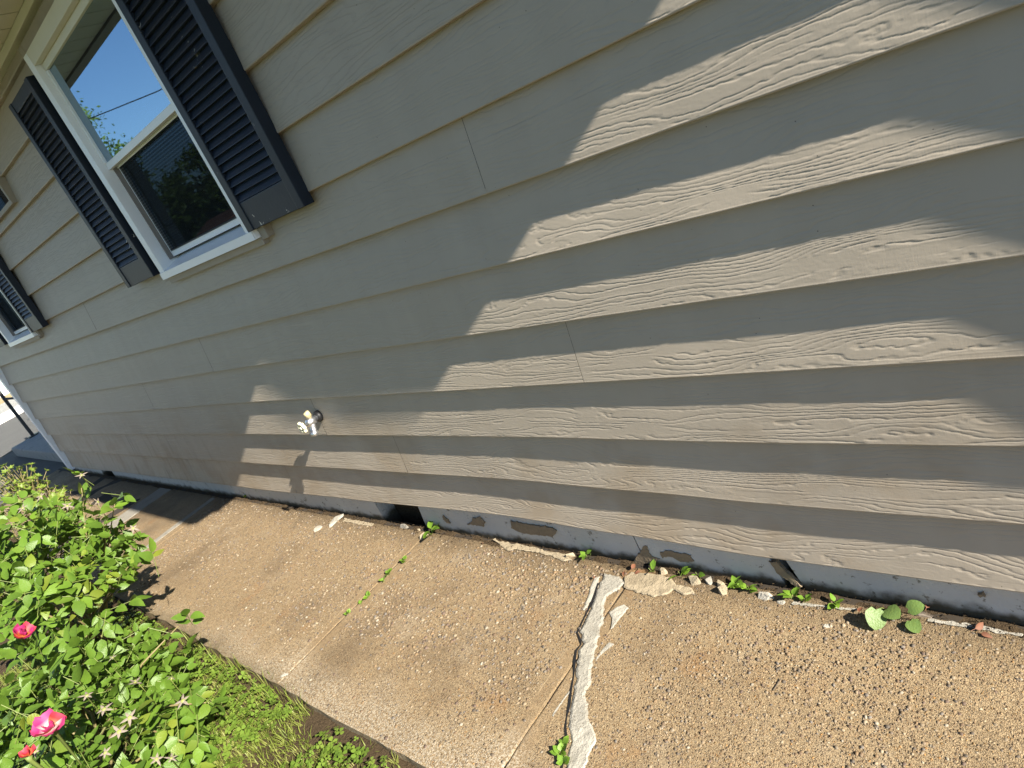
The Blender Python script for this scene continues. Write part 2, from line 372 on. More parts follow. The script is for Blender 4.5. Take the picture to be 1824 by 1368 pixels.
M = dict(
    siding=mat_siding(), agg=mat_aggregate(), peb=mat_vcol('loose_pebbles'),
    mortar=mat_mortar('grey_mortar', (.18, .165, .135), (.27, .25, .21)),
    white_mortar=mat_mortar('white_mortar', (.27, .25, .205), (.37, .35, .295), .06),
    p_mortar=mat_patch('grey_patch', (.22, .205, .17), (.32, .30, .25)), p_white=mat_patch('white_patch', (.27, .25, .205), (.37, .35, .295), .06), p_beige=mat_patch('beige_patch', (.23, .185, .12), (.33, .275, .19), .05),
    beige_mortar=mat_mortar('beige_mortar', (.25, .205, .135), (.36, .305, .21), .05),
    vinyl=plain('white_vinyl', (.79, .81, .82), .35, .05, 8, .0002, 60),
    cream=plain('cream_trim', (.62, .60, .50), .5, .06, 8, .0002, 60),
    soffit=plain('soffit_paint', (.60, .58, .49), .55, .06, 6, .0004, 40),
    casing=plain('tan_casing', (.30, .265, .215), .6, .12, 20, .0006, 90),
    fascia=plain('fascia_paint', (.20, .18, .16), .6, .1, 10),
    shutter=mat_shutter(), glass=mat_glass(), screen=mat_screen(), found=mat_foundation(),
    black=plain('black_rubber', (.012, .012, .013), .5, .1), room=plain('dark_room', (.03, .032, .035), .9, .2, 2),
    curtain=plain('grey_curtain', (.075, .085, .10), .9, .2, 12),
    chrome=plain('plated_metal', (.75, .77, .80), .38, .06, 40, .0003, 60, 1.0),
    wheel=plain('pale_yellow_plastic', (.60, .57, .40), .45, .1, 80), cap=plain('tan_plastic_cap', (.48, .40, .22), .5, .12, 80),
    soil=mat_soil(), lawn=mat_lawn(), asphalt=mat_asphalt(), conc=mat_mortar('plain_concrete', (.24, .235, .22), (.34, .33, .30), .1),
    joint_dirt=plain('dark_joint_dirt', (.030, .022, .014), .95, .4, 60),
    bare=plain('bare_brown_masonry', (.21, .16, .10), .9, .35, 60, .004, 90),
    rose_leaf=mat_leaf('rose_leaf', [(.045, .11, .014), (.06, .14, .015), (.085, .18, .018), (.05, .12, .014), (.11, .21, .02), (.07, .155, .016), (.15, .20, .02), (.06, .14, .02), (.17, .19, .022), (.05, .12, .014), (.04, .10, .014)], .30, .40),
    rose_leaf_stuff=mat_leaf('rose_leaf_inner', [(.04, .10, .014), (.075, .16, .018), (.05, .12, .015)], .30, .4, True),
    azalea_leaf=mat_leaf('azalea_leaf', [(.10, .17, .03), (.17, .24, .04), (.22, .27, .055)], .35, .4, True),
    weed_leaf=mat_leaf('weed_leaf', [(.10, .22, .025), (.16, .30, .03), (.12, .25, .03)], .35, .4),
    ivy_leaf=mat_leaf('ivy_leaf', [(.09, .16, .05), (.13, .21, .07)], .25, .45),
    grass=mat_leaf('grass_blades', [(.11, .16, .025), (.19, .22, .045), (.30, .27, .11)], .35, .5, True),
    clover=mat_leaf('clover_leaf', [(.10, .19, .03), (.15, .245, .035), (.20, .26, .05)], .4, .45, True),
    dryleaf=plain('dry_leaf', (.13, .052, .026), .7, .3, 60), straw=plain('dry_straw', (.30, .235, .12), .8, .3, 60),
    cane=plain('rose_cane', (.16, .13, .055), .6, .3, 40), petiole=plain('leaf_stalk', (.12, .15, .035), .6, .3, 40),
    sepal=plain('dry_sepal', (.17, .14, .11), .8, .25, 90), hip=plain('rose_hip', (.20, .22, .06), .5, .25, 60),
    bark=plain('bark', (.11, .085, .06), .9, .3, 20, .01, 30),
    tree_leaf=mat_leaf('tree_leaf', [(.04, .075, .018), (.07, .12, .025), (.10, .15, .03)], .3, .5, True),
    brick=plain('red_brick', (.24, .085, .05), .9, .25, 8), roof=plain('roof_shingle', (.10, .085, .075), .9, .25, 12),
    redroof=plain('red_roof', (.15, .065, .045), .9, .25, 6), aqua=plain('pale_aqua_wall', (.42, .58, .55), .7, .06, 2),
    metal_grey=plain('grey_enamel', (.30, .31, .31), .5, .06, 10),
    metal=plain('dark_rail_metal', (.05, .05, .048), .5, .15, 20), cable=plain('cable_rubber', (.02, .02, .02), .6, .1),
    dgrass=plain('dry_verge', (.28, .21, .10), .9, .25, 3), white=plain('white_paint', (.72, .71, .68), .6, .05, 4),
)

# ------------------------------------------------------------------ ground, road
def sheet(name, x0, x1, y0, y1, z, mat, nx=1, ny=1, amp=0.0, fr=1.0):
    m = MB(); vs = []; fs = []
    for j in range(ny+1):
        for i in range(nx+1):
            x = x0+(x1-x0)*i/nx; y = y0+(y1-y0)*j/ny
            vs.append((x, y, z + amp*nz(x*fr, y*fr, 3)))
    for j in range(ny):
        for i in range(nx): a = j*(nx+1)+i; fs.append((a, a+1, a+nx+2, a+nx+1))
    m.add(vs, fs); return tag(m.build(name, mat, None, True), kind='structure')
sheet('ground', -120, 60, -90, 90, -.09, M['lawn'])
sheet('lawn_soil', -9.5, 2.5, -3.2, -.86, -.035, M['soil'], 160, 40, .018, 5)
sheet('road', -19.05, -13.4, -60, 60, -.012, M['asphalt'])
sheet('forecourt', -13.35, -8.7, -3.0, 40, -.016, M['asphalt'])
m = MB(); m.box((-20.3, -60, -.05), (-19.05, 60, .09), .02); tag(m.build('kerb', M['white']), kind='structure')
sheet('pavement', -24.3, -20.3, -60, 60, .06, M['conc'])
sheet('verge', -27.6, -24.3, -60, 60, .055, M['dgrass'])
m = MB(); m.box((-29.4, -30, -.06), (-27.6, 40, .10), .02); tag(m.build('far_pavement', M['white']), kind='structure')
b = empty('building', (-33, 8, 0), 'pale aqua building across the street beyond the house corner', 'building')
m = MB(); m.box((-38, -3, -.1), (-30.5, 36, 4.2)); m.build('wall', M['aqua'], b)
m = MB(); m.add([(-38.5,-3.5,4.2),(-30.0,-3.5,4.2),(-30.0,36.5,4.2),(-38.5,36.5,4.2),(-34.2,-3.5,6),(-34.2,36.5,6)], [(0,1,2,3),(0,4,1),(2,5,3),(1,4,5,2),(0,3,5,4)]); m.build('roof', M['roof'], b)
for k in range(5):
    m = MB(); y = 0 + k*7; m.box((-30.49, y, 1.1), (-30.42, y+1.6, 2.5)); wv = m.build('window', M['white'], b)
    m = MB(); m.box((-30.42, y+.1, 1.2), (-30.41, y+1.5, 2.4)); m.build('pane', M['glass'], wv)
# landing with handrail
st = empty('landing', (-10.6, .4, 0), 'shaded concrete landing slab behind the white corner trim', 'landing')
m = MB(); m.box((-12.5, .12, -.02), (-8.75, 2.4, .13), .02); m.build('slab', M['conc'], st)
m = MB(); m.box((-12.2, .18, -.02), (-8.75, 2.4, .045), .01); m.build('footing', M['conc'], st)
hr = empty('handrail', (-12.4, .43, .13), 'dark metal handrail post standing on the landing', 'handrail')
m = MB(); m.box((-12.46, .42, .13), (-12.415, .465, 1.08), .004); m.build('post', M['metal'], hr)
m = MB(); m.box((-12.50, .38, .13), (-12.37, .51, .15), .004); m.build('foot_plate', M['metal'], hr)
m = MB(); m.tube([(-12.44, .44, .80), (-11.2, .9, .55), (-9.6, 1.5, .20)], .018, 8); m.build('rail', M['metal'], hr)
m = MB(); m.tube([(-16.5 + .35*math.cos(a*.35), 1.5 + .35*math.sin(a*.35), .01+.012*a) for a in range(18)], .012, 6)
tag(m.build('cable_loop', M['cable']), 'thin dark cable loop lying on the road beyond the handrail', 'cable')

# ------------------------------------------------------------------ sidewalk
walk = empty('sidewalk', (-3, -.45, 0), kind='structure')
def slab(name, x0, x1, y0, y1, mat, z=0.0, tilt=0.0, nx=None, ny=None, jag=.006):
    nx = nx or max(8, int((x1-x0)/.03)); ny = ny or max(8, int((y1-y0)/.03)); vs = []; fs = []
    gx = [x0, x0+.004] + [x0+.004+(x1-x0-.008)*i/nx for i in range(1, nx)] + [x1-.004, x1]; gy = [y0, y0+.005] + [y0+.005+(y1-y0-.01)*j/ny for j in range(1, ny)] + [y1-.005, y1]
    nx = len(gx)-1; ny = len(gy)-1
    for j in range(ny+1):
        for i in range(nx+1):
            x = gx[i]; y = gy[j]
            jx = jag*(.5*nz(y*11, x0*7, 1)+.5*nz(y*40, x0*7, 1)) if i in (0, nx) else 0
            jy = jag*1.6*nz(x*9, y0*5, 2) + .010*nz(x*2.1, 4, 4) if j <= 1 else 0
            zz = z + .0025*nz(x*4, y*4, .5) + tilt*(x-x0) - (.0012 if i in (0, nx) or j in (0, ny) else 0)
            vs.append((x+jx, y+jy, zz))
    for j in range(ny):
        for i in range(nx): a = j*(nx+1)+i; fs.append((a, a+1, a+nx+2, a+nx+1))
    ring = [i for i in range(nx+1)] + [j*(nx+1)+nx for j in range(1, ny+1)] + [ny*(nx+1)+i for i in range(nx-1, -1, -1)] + [j*(nx+1) for j in range(ny-1, 0, -1)]
    n = len(vs)
    for i in ring: vs.append((vs[i][0], vs[i][1], z-.10))
    for k in range(len(ring)): k2 = (k+1) % len(ring); fs.append((ring[k], n+k, n+k2, ring[k2]))
    m = MB(); m.add(vs, fs); return m.build(name, mat, walk, False)
Y0 = -.872
slabs = [(-1.332, 2.4), (-2.459, -1.339), (-4.719, -2.466), (-5.680, -4.726)]
for i, (a, b_) in enumerate(slabs): slab('concrete_slab', a, b_, Y0, -.012, M['agg'], 0.0, 0)
slab('concrete_slab', -9.4, -5.925, Y0, -.012, M['agg'], -.004)
slab('mortar_strip', -5.918, -5.687, Y0+.02, -.02, M['mortar'], .002)
slab('mortar_strip', -4.86, -4.80, Y0+.02, -.03, M['mortar'], .003, nx=4)
m = MB(); m.box((-9.4, -.86, -.12), (2.4, .012, -.0045)); m.build('joint_bed', M['joint_dirt'], walk)
# exposed pebbles: too many to count
PALP = [(.20,.15,.095),(.13,.085,.05),(.125,.095,.066),(.24,.19,.125),(.17,.115,.06),(.11,.09,.068),(.17,.125,.08),(.25,.215,.16),(.11,.075,.055),(.14,.12,.10),(.19,.125,.065),(.19,.15,.10),(.16,.115,.07),(.10,.08,.06),(.21,.16,.10)]
def pebbles(x0, x1, n, rmin, rmax, seed):
    rng = random.Random(seed); m = MB(); m.col = []
    V = m.v; F = m.f
    for _ in range(n):
        x = rng.uniform(x0, x1); y = rng.uniform(Y0+.012, -.03)
        if any(abs(x-j) < .052 for j in JX) and rng.random() < .7: continue
        edge = smooth(-.5, -.75, y + .2*nz(x*3.5, y*3.5, 7))
        if rng.random() < edge*.75: continue
        r = rmin + (rmax-rmin)*rng.random()**3.2
        el = rng.uniform(.6, 1.0); a = rng.uniform(0, 6.283); h = r*rng.uniform(.25, .55); c = rng.choice(PALP)
        k = rng.uniform(.75, 1.2); c = [u*k for u in c]
        b0 = len(V); ca, sa = math.cos(a), math.sin(a)
        for (rr, zz) in ((1.0, -.001), (.72, h*.75)):
            for q in range(6):
                t = q*1.0472; px = rr*r*math.cos(t)*(1+.18*math.sin(3*a+q)); py = rr*r*el*math.sin(t)
                V.append((x+px*ca-py*sa, y+px*sa+py*ca, zz)); m.col.append(c)
        V.append((x, y, h)); m.col.append(c)
        for q in range(6):
            q2 = (q+1) % 6; F.append((b0+q, b0+q2, b0+6+q2, b0+6+q)); F.append((b0+6+q, b0+6+q2, b0+12))
    o = m.build('pebble_aggregate', M['peb'], walk, True); o['kind'] = 'stuff'; return o
pebbles(-1.33, -.02, 9000, .0016, .0062, 1)
pebbles(-2.456, -1.34, 7500, .0020, .0085, 2)
pebbles(-4.717, -2.468, 9000, .0022, .0085, 3)

def patch(name, pix, h, mat, parent, z=0.0, jag=.007, px=True, inset=.016):
    pts = [at_z(a, b, z) for a, b in pix] if px else [Vector((a, b, z)) for a, b in pix]
    out = []
    for i, p in enumerate(pts):
        q = pts[(i+1) % len(pts)]; n = max(1, int((q-p).length/.012))
        for k in range(n):
            c = p.lerp(q, k/n); d = (q-p).normalized(); nn = Vector((d.y, -d.x, 0))
            out.append(c + nn*jag*(nz(c.x*60, c.y*60, 5)+.6*nz(c.x*150, c.y*150, 2)))
    A = sum(out[i].x*out[(i+1) % len(out)].y - out[(i+1) % len(out)].x*out[i].y for i in range(len(out)))
    if A < 0: out.reverse()
    n = len(out); inn = []
    for i in range(n):
        d = (out[(i+1) % n]-out[i-1]).normalized(); inn.append(out[i] + Vector((-d.y, d.x, 0))*inset*.5)
    bm = bmesh.new()
    v0 = [bm.verts.new((p.x, p.y, z-.006)) for p in out]; v1 = [bm.verts.new((p.x, p.y, z+.0012)) for p in out]
    h *= .6; v2 = [bm.verts.new((p.x, p.y, z+h*(1+.3*nz(p.x*20, p.y*20, 8)))) for p in inn]
    for i in range(n):
        j = (i+1) % n
        bm.faces.new((v0[i], v0[j], v1[j], v1[i])); bm.faces.new((v1[i], v1[j], v2[j], v2[i]))
    f = bm.faces.new(v2); bmesh.ops.triangulate(bm, faces=[f])
    m = MB(); m.bm(bm); m.col = [(0, 0, 0)]*(2*n) + [(1, 1, 1)]*n; return m.build(name, mat, parent)
patch('mortar_patch', [(1076,1020),(1062,1052),(1056,1075),(1042,1103),(1031,1128),(1036,1140),(1038,1149),(1029,1160),(1026,1180),(1025,1205),(1020,1230),(1017,1255),(1012,1280),(1010,1297),(1014,1306),(1032,1312),(1054,1296),(1053,1270),(1049,1240),(1057,1215),(1060,1180),(1070,1140),(1078,1112),(1080,1085),(1084,1066),(1106,1052),(1118,1038),(1105,1026)], .012, M['p_mortar'], walk, jag=.006, inset=.028)
patch('mortar_patch', [(1014,1296),(1030,1300),(1052,1286),(1064,1308),(1066,1322),(1054,1342),(1036,1400),(1004,1400),(1010,1350),(1012,1335),(1018,1322)], .009, M['p_white'], walk)
patch('mortar_patch', [(1083,1092),(1095,1083),(1112,1076),(1123,1083),(1106,1104),(1094,1120),(1087,1124),(1091,1106)], .006, M['p_white'], walk, jag=.003)
patch('mortar_patch', [(1076,1151),(1085,1143),(1097,1148),(1083,1160),(1066,1173),(1060,1180),(1066,1164)], .004, M['p_white'], walk, jag=.003)
patch('mortar_patch', [(1058,1030),(1069,1026),(1068,1045),(1056,1070),(1043,1089),(1036,1088),(1047,1062),(1051,1045)], .006, M['p_white'], walk, jag=.003)
patch('mortar_patch', [(1016,1227),(1019,1232),(1000,1258),(986,1279),(982,1277),(994,1256)], .004, M['p_white'], walk, jag=.002)
patch('mortar_patch', [(1112,1030),(1125,1019),(1160,1021),(1195,1029),(1207,1041),(1236,1047),(1240,1059),(1217,1063),(1200,1053),(1186,1063),(1165,1066),(1145,1061),(1128,1056),(1110,1048)], .012, M['p_beige'], walk)
patch('mortar_patch', [(878,960),(905,966),(945,972),(975,981),(1012,988),(1022,999),(1002,1003),(986,994),(960,986),(935,984),(920,980),(905,984),(892,975)], .008, M['p_beige'], walk)
patch('mortar_patch', [(1440,1073),(1500,1082),(1530,1086),(1530,1089),(1500,1088),(1445,1082),(1405,1076)], .006, M['p_mortar'], walk)
patch('mortar_patch', [(612,922),(640,927),(668,932),(663,938),(640,936),(610,930)], .005, M['p_beige'], walk)
patch('mortar_patch', [(1650,1104),(1720,1114),(1824,1131),(1824,1135),(1720,1117),(1650,1107)], .005, M['p_mortar'], walk)
CK = [(1066,1040),(1056,1072),(1041,1103),(1029,1128),(1034,1140),(1036,1149),(1027,1160),(1024,1180),(1023,1205),(1018,1230),(1015,1255),(1010,1280),(1008,1297),(1010,1320),(1006,1345),(1000,1380)]
m = MB(); vs = []
for i, (a_, b__) in enumerate(CK):
    q = at_z(a_, b__, .0); wv = .0035+.002*math.sin(i*2.1); vs += [(q.x-wv, q.y, .0035), (q.x+wv, q.y, .0035)]
m.add(vs, [(2*i, 2*i+1, 2*i+3, 2*i+2) for i in range(len(CK)-1)]); m.build('crack_shade', M['black'], walk)  # flat black strip on the slab, painting the shade inside the crack
# ------------------------------------------------------------------ house
E_ = .2; Z0 = .1137
house = empty('house', (-4.0, 0.6, 0), 'tan house wall of embossed lap siding with dark shutters and white windows', 'house')
DZ = {0: [(-9.5,-.055),(-8.7,-.05),(-6.2,-.022),(-4.1,-.004),(-3.0,.016),(-1.9,.036),(-1.35,.018),(-.86,.001),(3,0)],
      1: [(-9.5,-.045),(-8.6,-.04),(-6.2,-.018),(-3.9,-.001),(-2.6,.012),(-1.75,.019),(-1.2,.008),(-.8,-.002),(3,-.004)],
      2: [(-9.5,-.035),(-8.56,-.03),(-6,-.008),(-3.6,.008),(-1.65,.009),(-.75,-.002),(3,-.002)],
      3: [(-9.5,-.032),(-8.57,-.027),(-6,-.006),(-3.4,.010),(-1.5,.004),(-.7,.002),(3,-.002)],
      4: [(-9.5,-.025),(-8.57,-.02),(-6,-.003),(-3.1,.008),(-1.4,.003),(3,-.002)],
      5: [(-9.5,-.006),(-6,0),(-2.9,.004),(3,0)]}
def dz(k, x):
    T = DZ.get(k)
    if not T: return 0.0
    for (a, va), (b, vb) in zip(T, T[1:]):
        if a <= x <= b: return va + (vb-va)*smooth(a, b, x)
    return T[-1][1] if x > 0 else T[0][1]
TK = {0: .0275, 1: .0245, 2: .0215, 3: .0285, 4: .0275, 5: .034, 6: .0265}
SEAM = {0: -3.57, 1: -2.38, 2: -2.862, 3: -1.24, 4: -3.632, 5: -2.44, 6: -1.296, 7: -3.0, 8: -3.15, 9: -2.9, 10: -6.7, 11: -3.05, 12: -3.788}
XL, XR = -8.64, 3.2
def board(k, xa, xb, htop=None):
    t = TK.get(k, .026)
    n = max(2, int((xb-xa)/.12)); off = Vector((random.uniform(0, 40), random.uniform(0, 40), 0)); prj = random.uniform(-.0006, .0006)
    prof = [(t+.003, .0), (.004, 0.0), (.001, .0012), (0, .005)]
    H = E_ if htop is None else htop
    prof += [(t*q, H*q) for q in (.25, .5, .75, 1.0)]
    if htop is None: prof.append((t*1.07, E_*1.07))
    m = MB(); m.uv = []; vs = []; fs = []; c = len(prof)
    for i in range(n+1):
        x = xa+(xb-xa)*i/n
        for (y, z) in prof:
            q = z/E_; d = dz(k, x)*(1-q) + dz(k+1, x)*q
            wob = .0011*nz(x*1.7, k*3.1, q*.8) + .0007*nz(x*6, k*1.3, q)
            vs.append((x, y+prj+wob, Z0+k*E_+z+d)); m.uv.append((x+off.x, z+off.y))
    for i in range(n):
        for j in range(c-1): a = i*c+j; fs.append((a, a+c, a+c+1, a+1))
    m.add(vs, fs); return m.build('siding_board', M['siding'], house, True)
W1 = (-3.445, -2.455, 1.445, 2.49); W2 = (-7.225, -6.26, 1.445, 2.49); W0 = (-5.45, -4.80, 2.165, 2.49); W3 = (1.80, 2.78, 1.445, 2.49)
# near boards carry their pressed wood grain as real relief
def vnoise(u, v, seed):
    iu = np.floor(u).astype(np.int64); iv = np.floor(v).astype(np.int64); fu = u-iu; fv = v-iv
    fu = fu*fu*fu*(fu*(fu*6-15)+10); fv = fv*fv*fv*(fv*(fv*6-15)+10)
    def hsh(a, b_):
        h = (a*374761393 + b_*668265263 + seed*982451653) & 0xffffffff
        h = ((h ^ (h >> 13))*1274126177) & 0xffffffff
        return ((h ^ (h >> 16)) & 0xffff)/65535.0
    return (hsh(iu, iv)*(1-fu)+hsh(iu+1, iv)*fu)*(1-fv) + (hsh(iu, iv+1)*(1-fu)+hsh(iu+1, iv+1)*fu)*fv
def rand1(i, seed):
    h = (i.astype(np.int64)*2654435761 + seed*40503*977) & 0xffffffff
    h = ((h ^ (h >> 15))*2246822519) & 0xffffffff
    return ((h ^ (h >> 13)) & 0xffff)/65535.0
def grain(u, v, seed):
    ph = v*72 + 6.0*vnoise(u*1.9, v*12, seed) + 3.2*vnoise(u*4.8, v*32, seed+1) + .42*vnoise(u*22, v*70, seed+2) + .30*vnoise(u*80, v*150, seed+3)
    c = np.floor(ph); f = ph-c
    lv0 = rand1(c, seed+5); lv1 = rand1(c+1, seed+5)
    t = np.clip((f-.86)/.14, 0, 1); t = t*t*(3-2*t)
    h = lv0*(1-t)+lv1*t
    gr = np.clip(1-np.abs(f-.5)/.19, 0, 1); gr = gr*gr*(3-2*gr)                      # a fine groove along each step
    m = vnoise(u*6, v*56, seed+7); m = np.clip((m-.20)/.10, 0, 1)
    m2 = .55+.45*vnoise(u*5, v*40, seed+8)
    return .00035*h*m - .00105*gr*m*m2 + .00016*vnoise(u*160, v*300, seed+11)
def dense_board(k, xa, xb):
    t = TK.get(k, .026); prj = random.uniform(-.0006, .0006); da, db = max(xa, -2.45), min(xb, .20)
    cols = list(np.arange(xa, da, .12)) + list(np.linspace(da, db, max(2, int((db-da)/.0042)))) + list(np.arange(xb, db, -.12)[::-1])
    wins = [w_ for w_ in (W1, W3) if w_[2] < Z0+(k+1)*E_]
    for w_ in wins: cols += [x for x in w_[:2] if xa < x < xb]
    rows = [0.0]*4 + list(np.linspace(.006, E_*1.06, 150))
    for w_ in wins:
        if Z0+k*E_ < w_[2] < Z0+(k+1)*E_: rows.append(w_[2]-Z0-k*E_)
    X = np.unique(np.array(cols)); R = np.array(sorted(rows[4:])); R = np.concatenate([[0, 0, .0012, .0045], R])
    Yb = np.concatenate([[t+.003, .004, .001, 0.0], t*R[4:]/E_]); nx, nr = len(X), len(R)
    q = R/E_; d0 = np.array([dz(k, x) for x in X]); d1 = np.array([dz(k+1, x) for x in X])
    wob = np.array([[.0011*nz(x*1.7, k*3.1, qq*.8)+.0007*nz(x*6, k*1.3, qq) for qq in (0, .5, 1)] for x in X])
    XX, RR = np.meshgrid(X, R, indexing='ij'); QQ = RR/E_
    W = wob[:, 0:1]*np.clip(1-2*QQ, 0, 1)+wob[:, 1:2]*(1-np.abs(2*QQ-1)).clip(0, 1)+wob[:, 2:3]*np.clip(2*QQ-1, 0, 1)
    G = grain(XX+k*7.3, RR+k*3.7, 17+int(xa*10) % 50)
    fade = np.clip((XX-da)/.05, 0, 1)*np.clip((RR-.001)/.004, 0, 1)
    Y = Yb[None, :]+prj+W-G*fade+.0004
    Z = Z0+k*E_+RR+d0[:, None]*(1-QQ)+d1[:, None]*QQ
    V = np.stack([XX-house.location.x, Y-house.location.y, Z-house.location.z], -1).reshape(-1, 3)
    i, j = np.meshgrid(np.arange(nx-1), np.arange(nr-1), indexing='ij'); a0 = (i*nr+j).ravel()
    F = np.stack([a0, a0+nr, a0+nr+1, a0+1], -1)
    cx = ((X[:-1]+X[1:])/2)[i.ravel()]; cz = (Z0+k*E_+(R[:-1]+R[1:])/2)[j.ravel()]
    keep = np.ones(len(F), bool)
    for w_ in wins: keep &= ~((cx > w_[0]) & (cx < w_[1]) & (cz > w_[2]) & (cz < w_[3]))
    F = F[keep]
    me = bpy.data.meshes.new('siding_board'); me.vertices.add(len(V)); me.vertices.foreach_set('co', V.astype(np.float32).ravel())
    me.loops.add(F.size); me.loops.foreach_set('vertex_index', F.astype(np.int32).ravel())
    me.polygons.add(len(F)); me.polygons.foreach_set('loop_start', np.arange(0, F.size, 4, dtype=np.int32)); me.polygons.foreach_set('loop_total', np.full(len(F), 4, dtype=np.int32))
    ul = me.uv_layers.new(name='UVMap'); UVv = np.stack([XX+k*7.3, RR+k*3.7], -1).reshape(-1, 2); ul.data.foreach_set('uv', UVv[F.ravel()].astype(np.float32).ravel())
    me.materials.append(M['siding']); me.update(calc_edges=True); me.validate()
    o = bpy.data.objects.new('siding_board', me); COL.objects.link(o); o.parent = house; o['dense'] = 1; return o
for k in range(13):
    s0 = SEAM[k]; xs = sorted([s0+3.658*q for q in range(-3, 4) if XL+.15 < s0+3.658*q < XR-.15])
    ed = [XL]+xs+[XR]
    for a, b_ in zip(ed, ed[1:]):
        if k <= 7 and b_ > -2.3 and a < .1: dense_board(k, a+.0006, b_-.0006)
        else: board(k, a+.0006, b_-.0006, .075 if k == 12 else None)
# sheathing and rear walls (the boards hang on it), windows open through it
# cut openings in boards
def cut(o, w):
    me = o.data; bm = bmesh.new(); bm.from_mesh(me)
    b0 = base_of(o.parent); hit = False
    for co, no in (((w[0], 0, 0), (1, 0, 0)), ((w[1], 0, 0), (1, 0, 0)), ((0, 0, w[2]), (0, 0, 1)), ((0, 0, w[3]), (0, 0, 1))):
        bmesh.ops.bisect_plane(bm, geom=bm.verts[:]+bm.edges[:]+bm.faces[:], plane_co=Vector(co)-b0, plane_no=no, dist=1e-6)
    kill = []
    for f in bm.faces:
        c = f.calc_center_median()+b0
        if w[0] < c.x < w[1] and w[2] < c.z < w[3]: kill.append(f)
    if kill: bmesh.ops.delete(bm, geom=kill, context='FACES'); bm.to_mesh(me); me.update()
    bm.free()
for o in list(house.children):
    if o.get('dense'):
        del o['dense']; continue
    zs = [v.co.z for v in o.data.vertices]; xs = [v.co.x-4.0 for v in o.data.vertices]
    for w_ in (W1, W2, W0, W3):
        if min(zs) < w_[3] and max(zs) > w_[2] and min(xs) < w_[1] and max(xs) > w_[0]: cut(o, w_)
    o.data.polygons.foreach_set('use_smooth', [False]*len(o.data.polygons))
def wall_with_holes(name, x0, x1, y, z0, z1, holes, mat):
    xs = sorted({x0, x1, *[h[0] for h in holes], *[h[1] for h in holes]}); zs = sorted({z0, z1, *[h[2] for h in holes], *[h[3] for h in holes]})
    m = MB()
    for a, b_ in zip(xs, xs[1:]):
        for c, d in zip(zs, zs[1:]):
            if any(h[0] <= (a+b_)/2 <= h[1] and h[2] <= (c+d)/2 <= h[3] for h in holes): continue
            m.add([(a,y,c),(b_,y,c),(b_,y,d),(a,y,d)], [(0,1,2,3)])
    return m.build(name, mat, house)
wall_with_holes('sheathing', XL, XR, .052, .14, 2.62, [W1, W2, W0, W3], M['black'])
m = MB(); m.add([(XL,.046,0),(XL,6,0),(XL,6,2.7),(XL,.046,2.7),(XR,.046,0),(XR,6,0),(XR,6,2.7),(XR,.046,2.7)], [(0,1,2,3),(4,7,6,5),(1,5,6,2)])
m.build('end_wall', M['casing'], house)
# corner trim
m = MB(); m.box((-8.70, -.030, .035), (-8.615, .10, 2.6), .004); m.build('corner_trim', M['vinyl'], house)
# foundation blocks
def fblock(x0, x1, z1=.16, slant=(0, 0), y=.018):
    n = max(2, int((x1-x0)/.04)); m = MB(); vs = []; fs = []
    for i in range(n+1):
        u = i/n
        for q in (0, .33, .66, 1):
            x = x0+(x1-x0)*u + slant[0]*(1-u)*(1-q) + slant[1]*u*(1-q); z = -.09+(z1+.09)*q
            vs.append((x, y + .004*nz(x*7, z*7, 1), z))
    for i in range(n):
        for q in range(3): a = i*4+q; fs.append((a, a+4, a+5, a+1))
    k = len(vs)
    for i in (0, n):
        for q in range(4): v = vs[i*4+q]; vs.append((v[0], v[1]+.16, v[2]))
    for q in range(3): fs.append((q, q+1, k+q+1, k+q)); fs.append((n*4+q, k+4+q, k+4+q+1, n*4+q+1))
    m.add(vs, fs); return m.build('foundation_block', M['found'], house, False)
fblock(-8.66, -7.62, slant=(0, .03)); fblock(-7.22, -2.835, slant=(-.03, .0)); fblock(-2.475, -1.325, slant=(-.05, .01)); fblock(-1.318, -.875, slant=(.012, .055), y=.015); fblock(-.835, 3.2, slant=(.075, 0))
m = MB(); m.box((-2.86, .10, -.1), (-2.44, .168, .085), .03); m.build('packed_dirt', M['soil'], house)
m = MB(); m.box((-8.6, .17, -.2), (3.1, .2, .2)); m.build('crawl_space_back', M['soil'], house)
def facepatch(pix, mat, dy=-.004, y=.016, name='bare_patch'):
    pts = [at_y(a, b, y) for a, b in pix]; out = []
    for i, p in enumerate(pts):
        q = pts[(i+1) % len(pts)]; n = max(1, int((q-p).length/.006))
        for k in range(n):
            c = p.lerp(q, k/n); out.append(Vector((c.x+.007*nz(c.x*90, c.z*120, 3), y+dy-.0015*abs(nz(c.x*70, c.z*70)), c.z+.007*nz(c.x*90, c.z*90, 9))))
    bm = bmesh.new(); v = [bm.verts.new(p) for p in out]; v2 = [bm.verts.new((p.x, p.y+.012, p.z)) for p in out]
    n = len(v)
    for i in range(n): bm.faces.new((v[i], v[(i+1) % n], v2[(i+1) % n], v2[i]))
    f = bm.faces.new(v); bmesh.ops.triangulate(bm, faces=[f]); bmesh.ops.recalc_face_normals(bm, faces=bm.faces[:])
    m = MB(); m.bm(bm); return m.build(name, mat, house)
facepatch([(911,928),(935,932),(960,936),(985,940),(992,946),(984,955),(965,952),(945,951),(925,946),(911,940)], M['bare'])
facepatch([(843,922),(855,920),(864,930),(862,937),(850,935),(833,933),(842,928)], M['bare'])
facepatch([(789,917),(797,925),(803,932),(798,932),(790,924)], M['bare'])
facepatch([(1128,1002),(1148,970),(1153,972),(1160,990),(1176,994),(1160,1003),(1145,1003),(1146,1010),(1135,1005)], M['bare'])
facepatch([(1177,984),(1190,980),(1215,985),(1230,988),(1236,998),(1228,1001),(1212,998),(1195,990),(1180,992)], M['bare'])
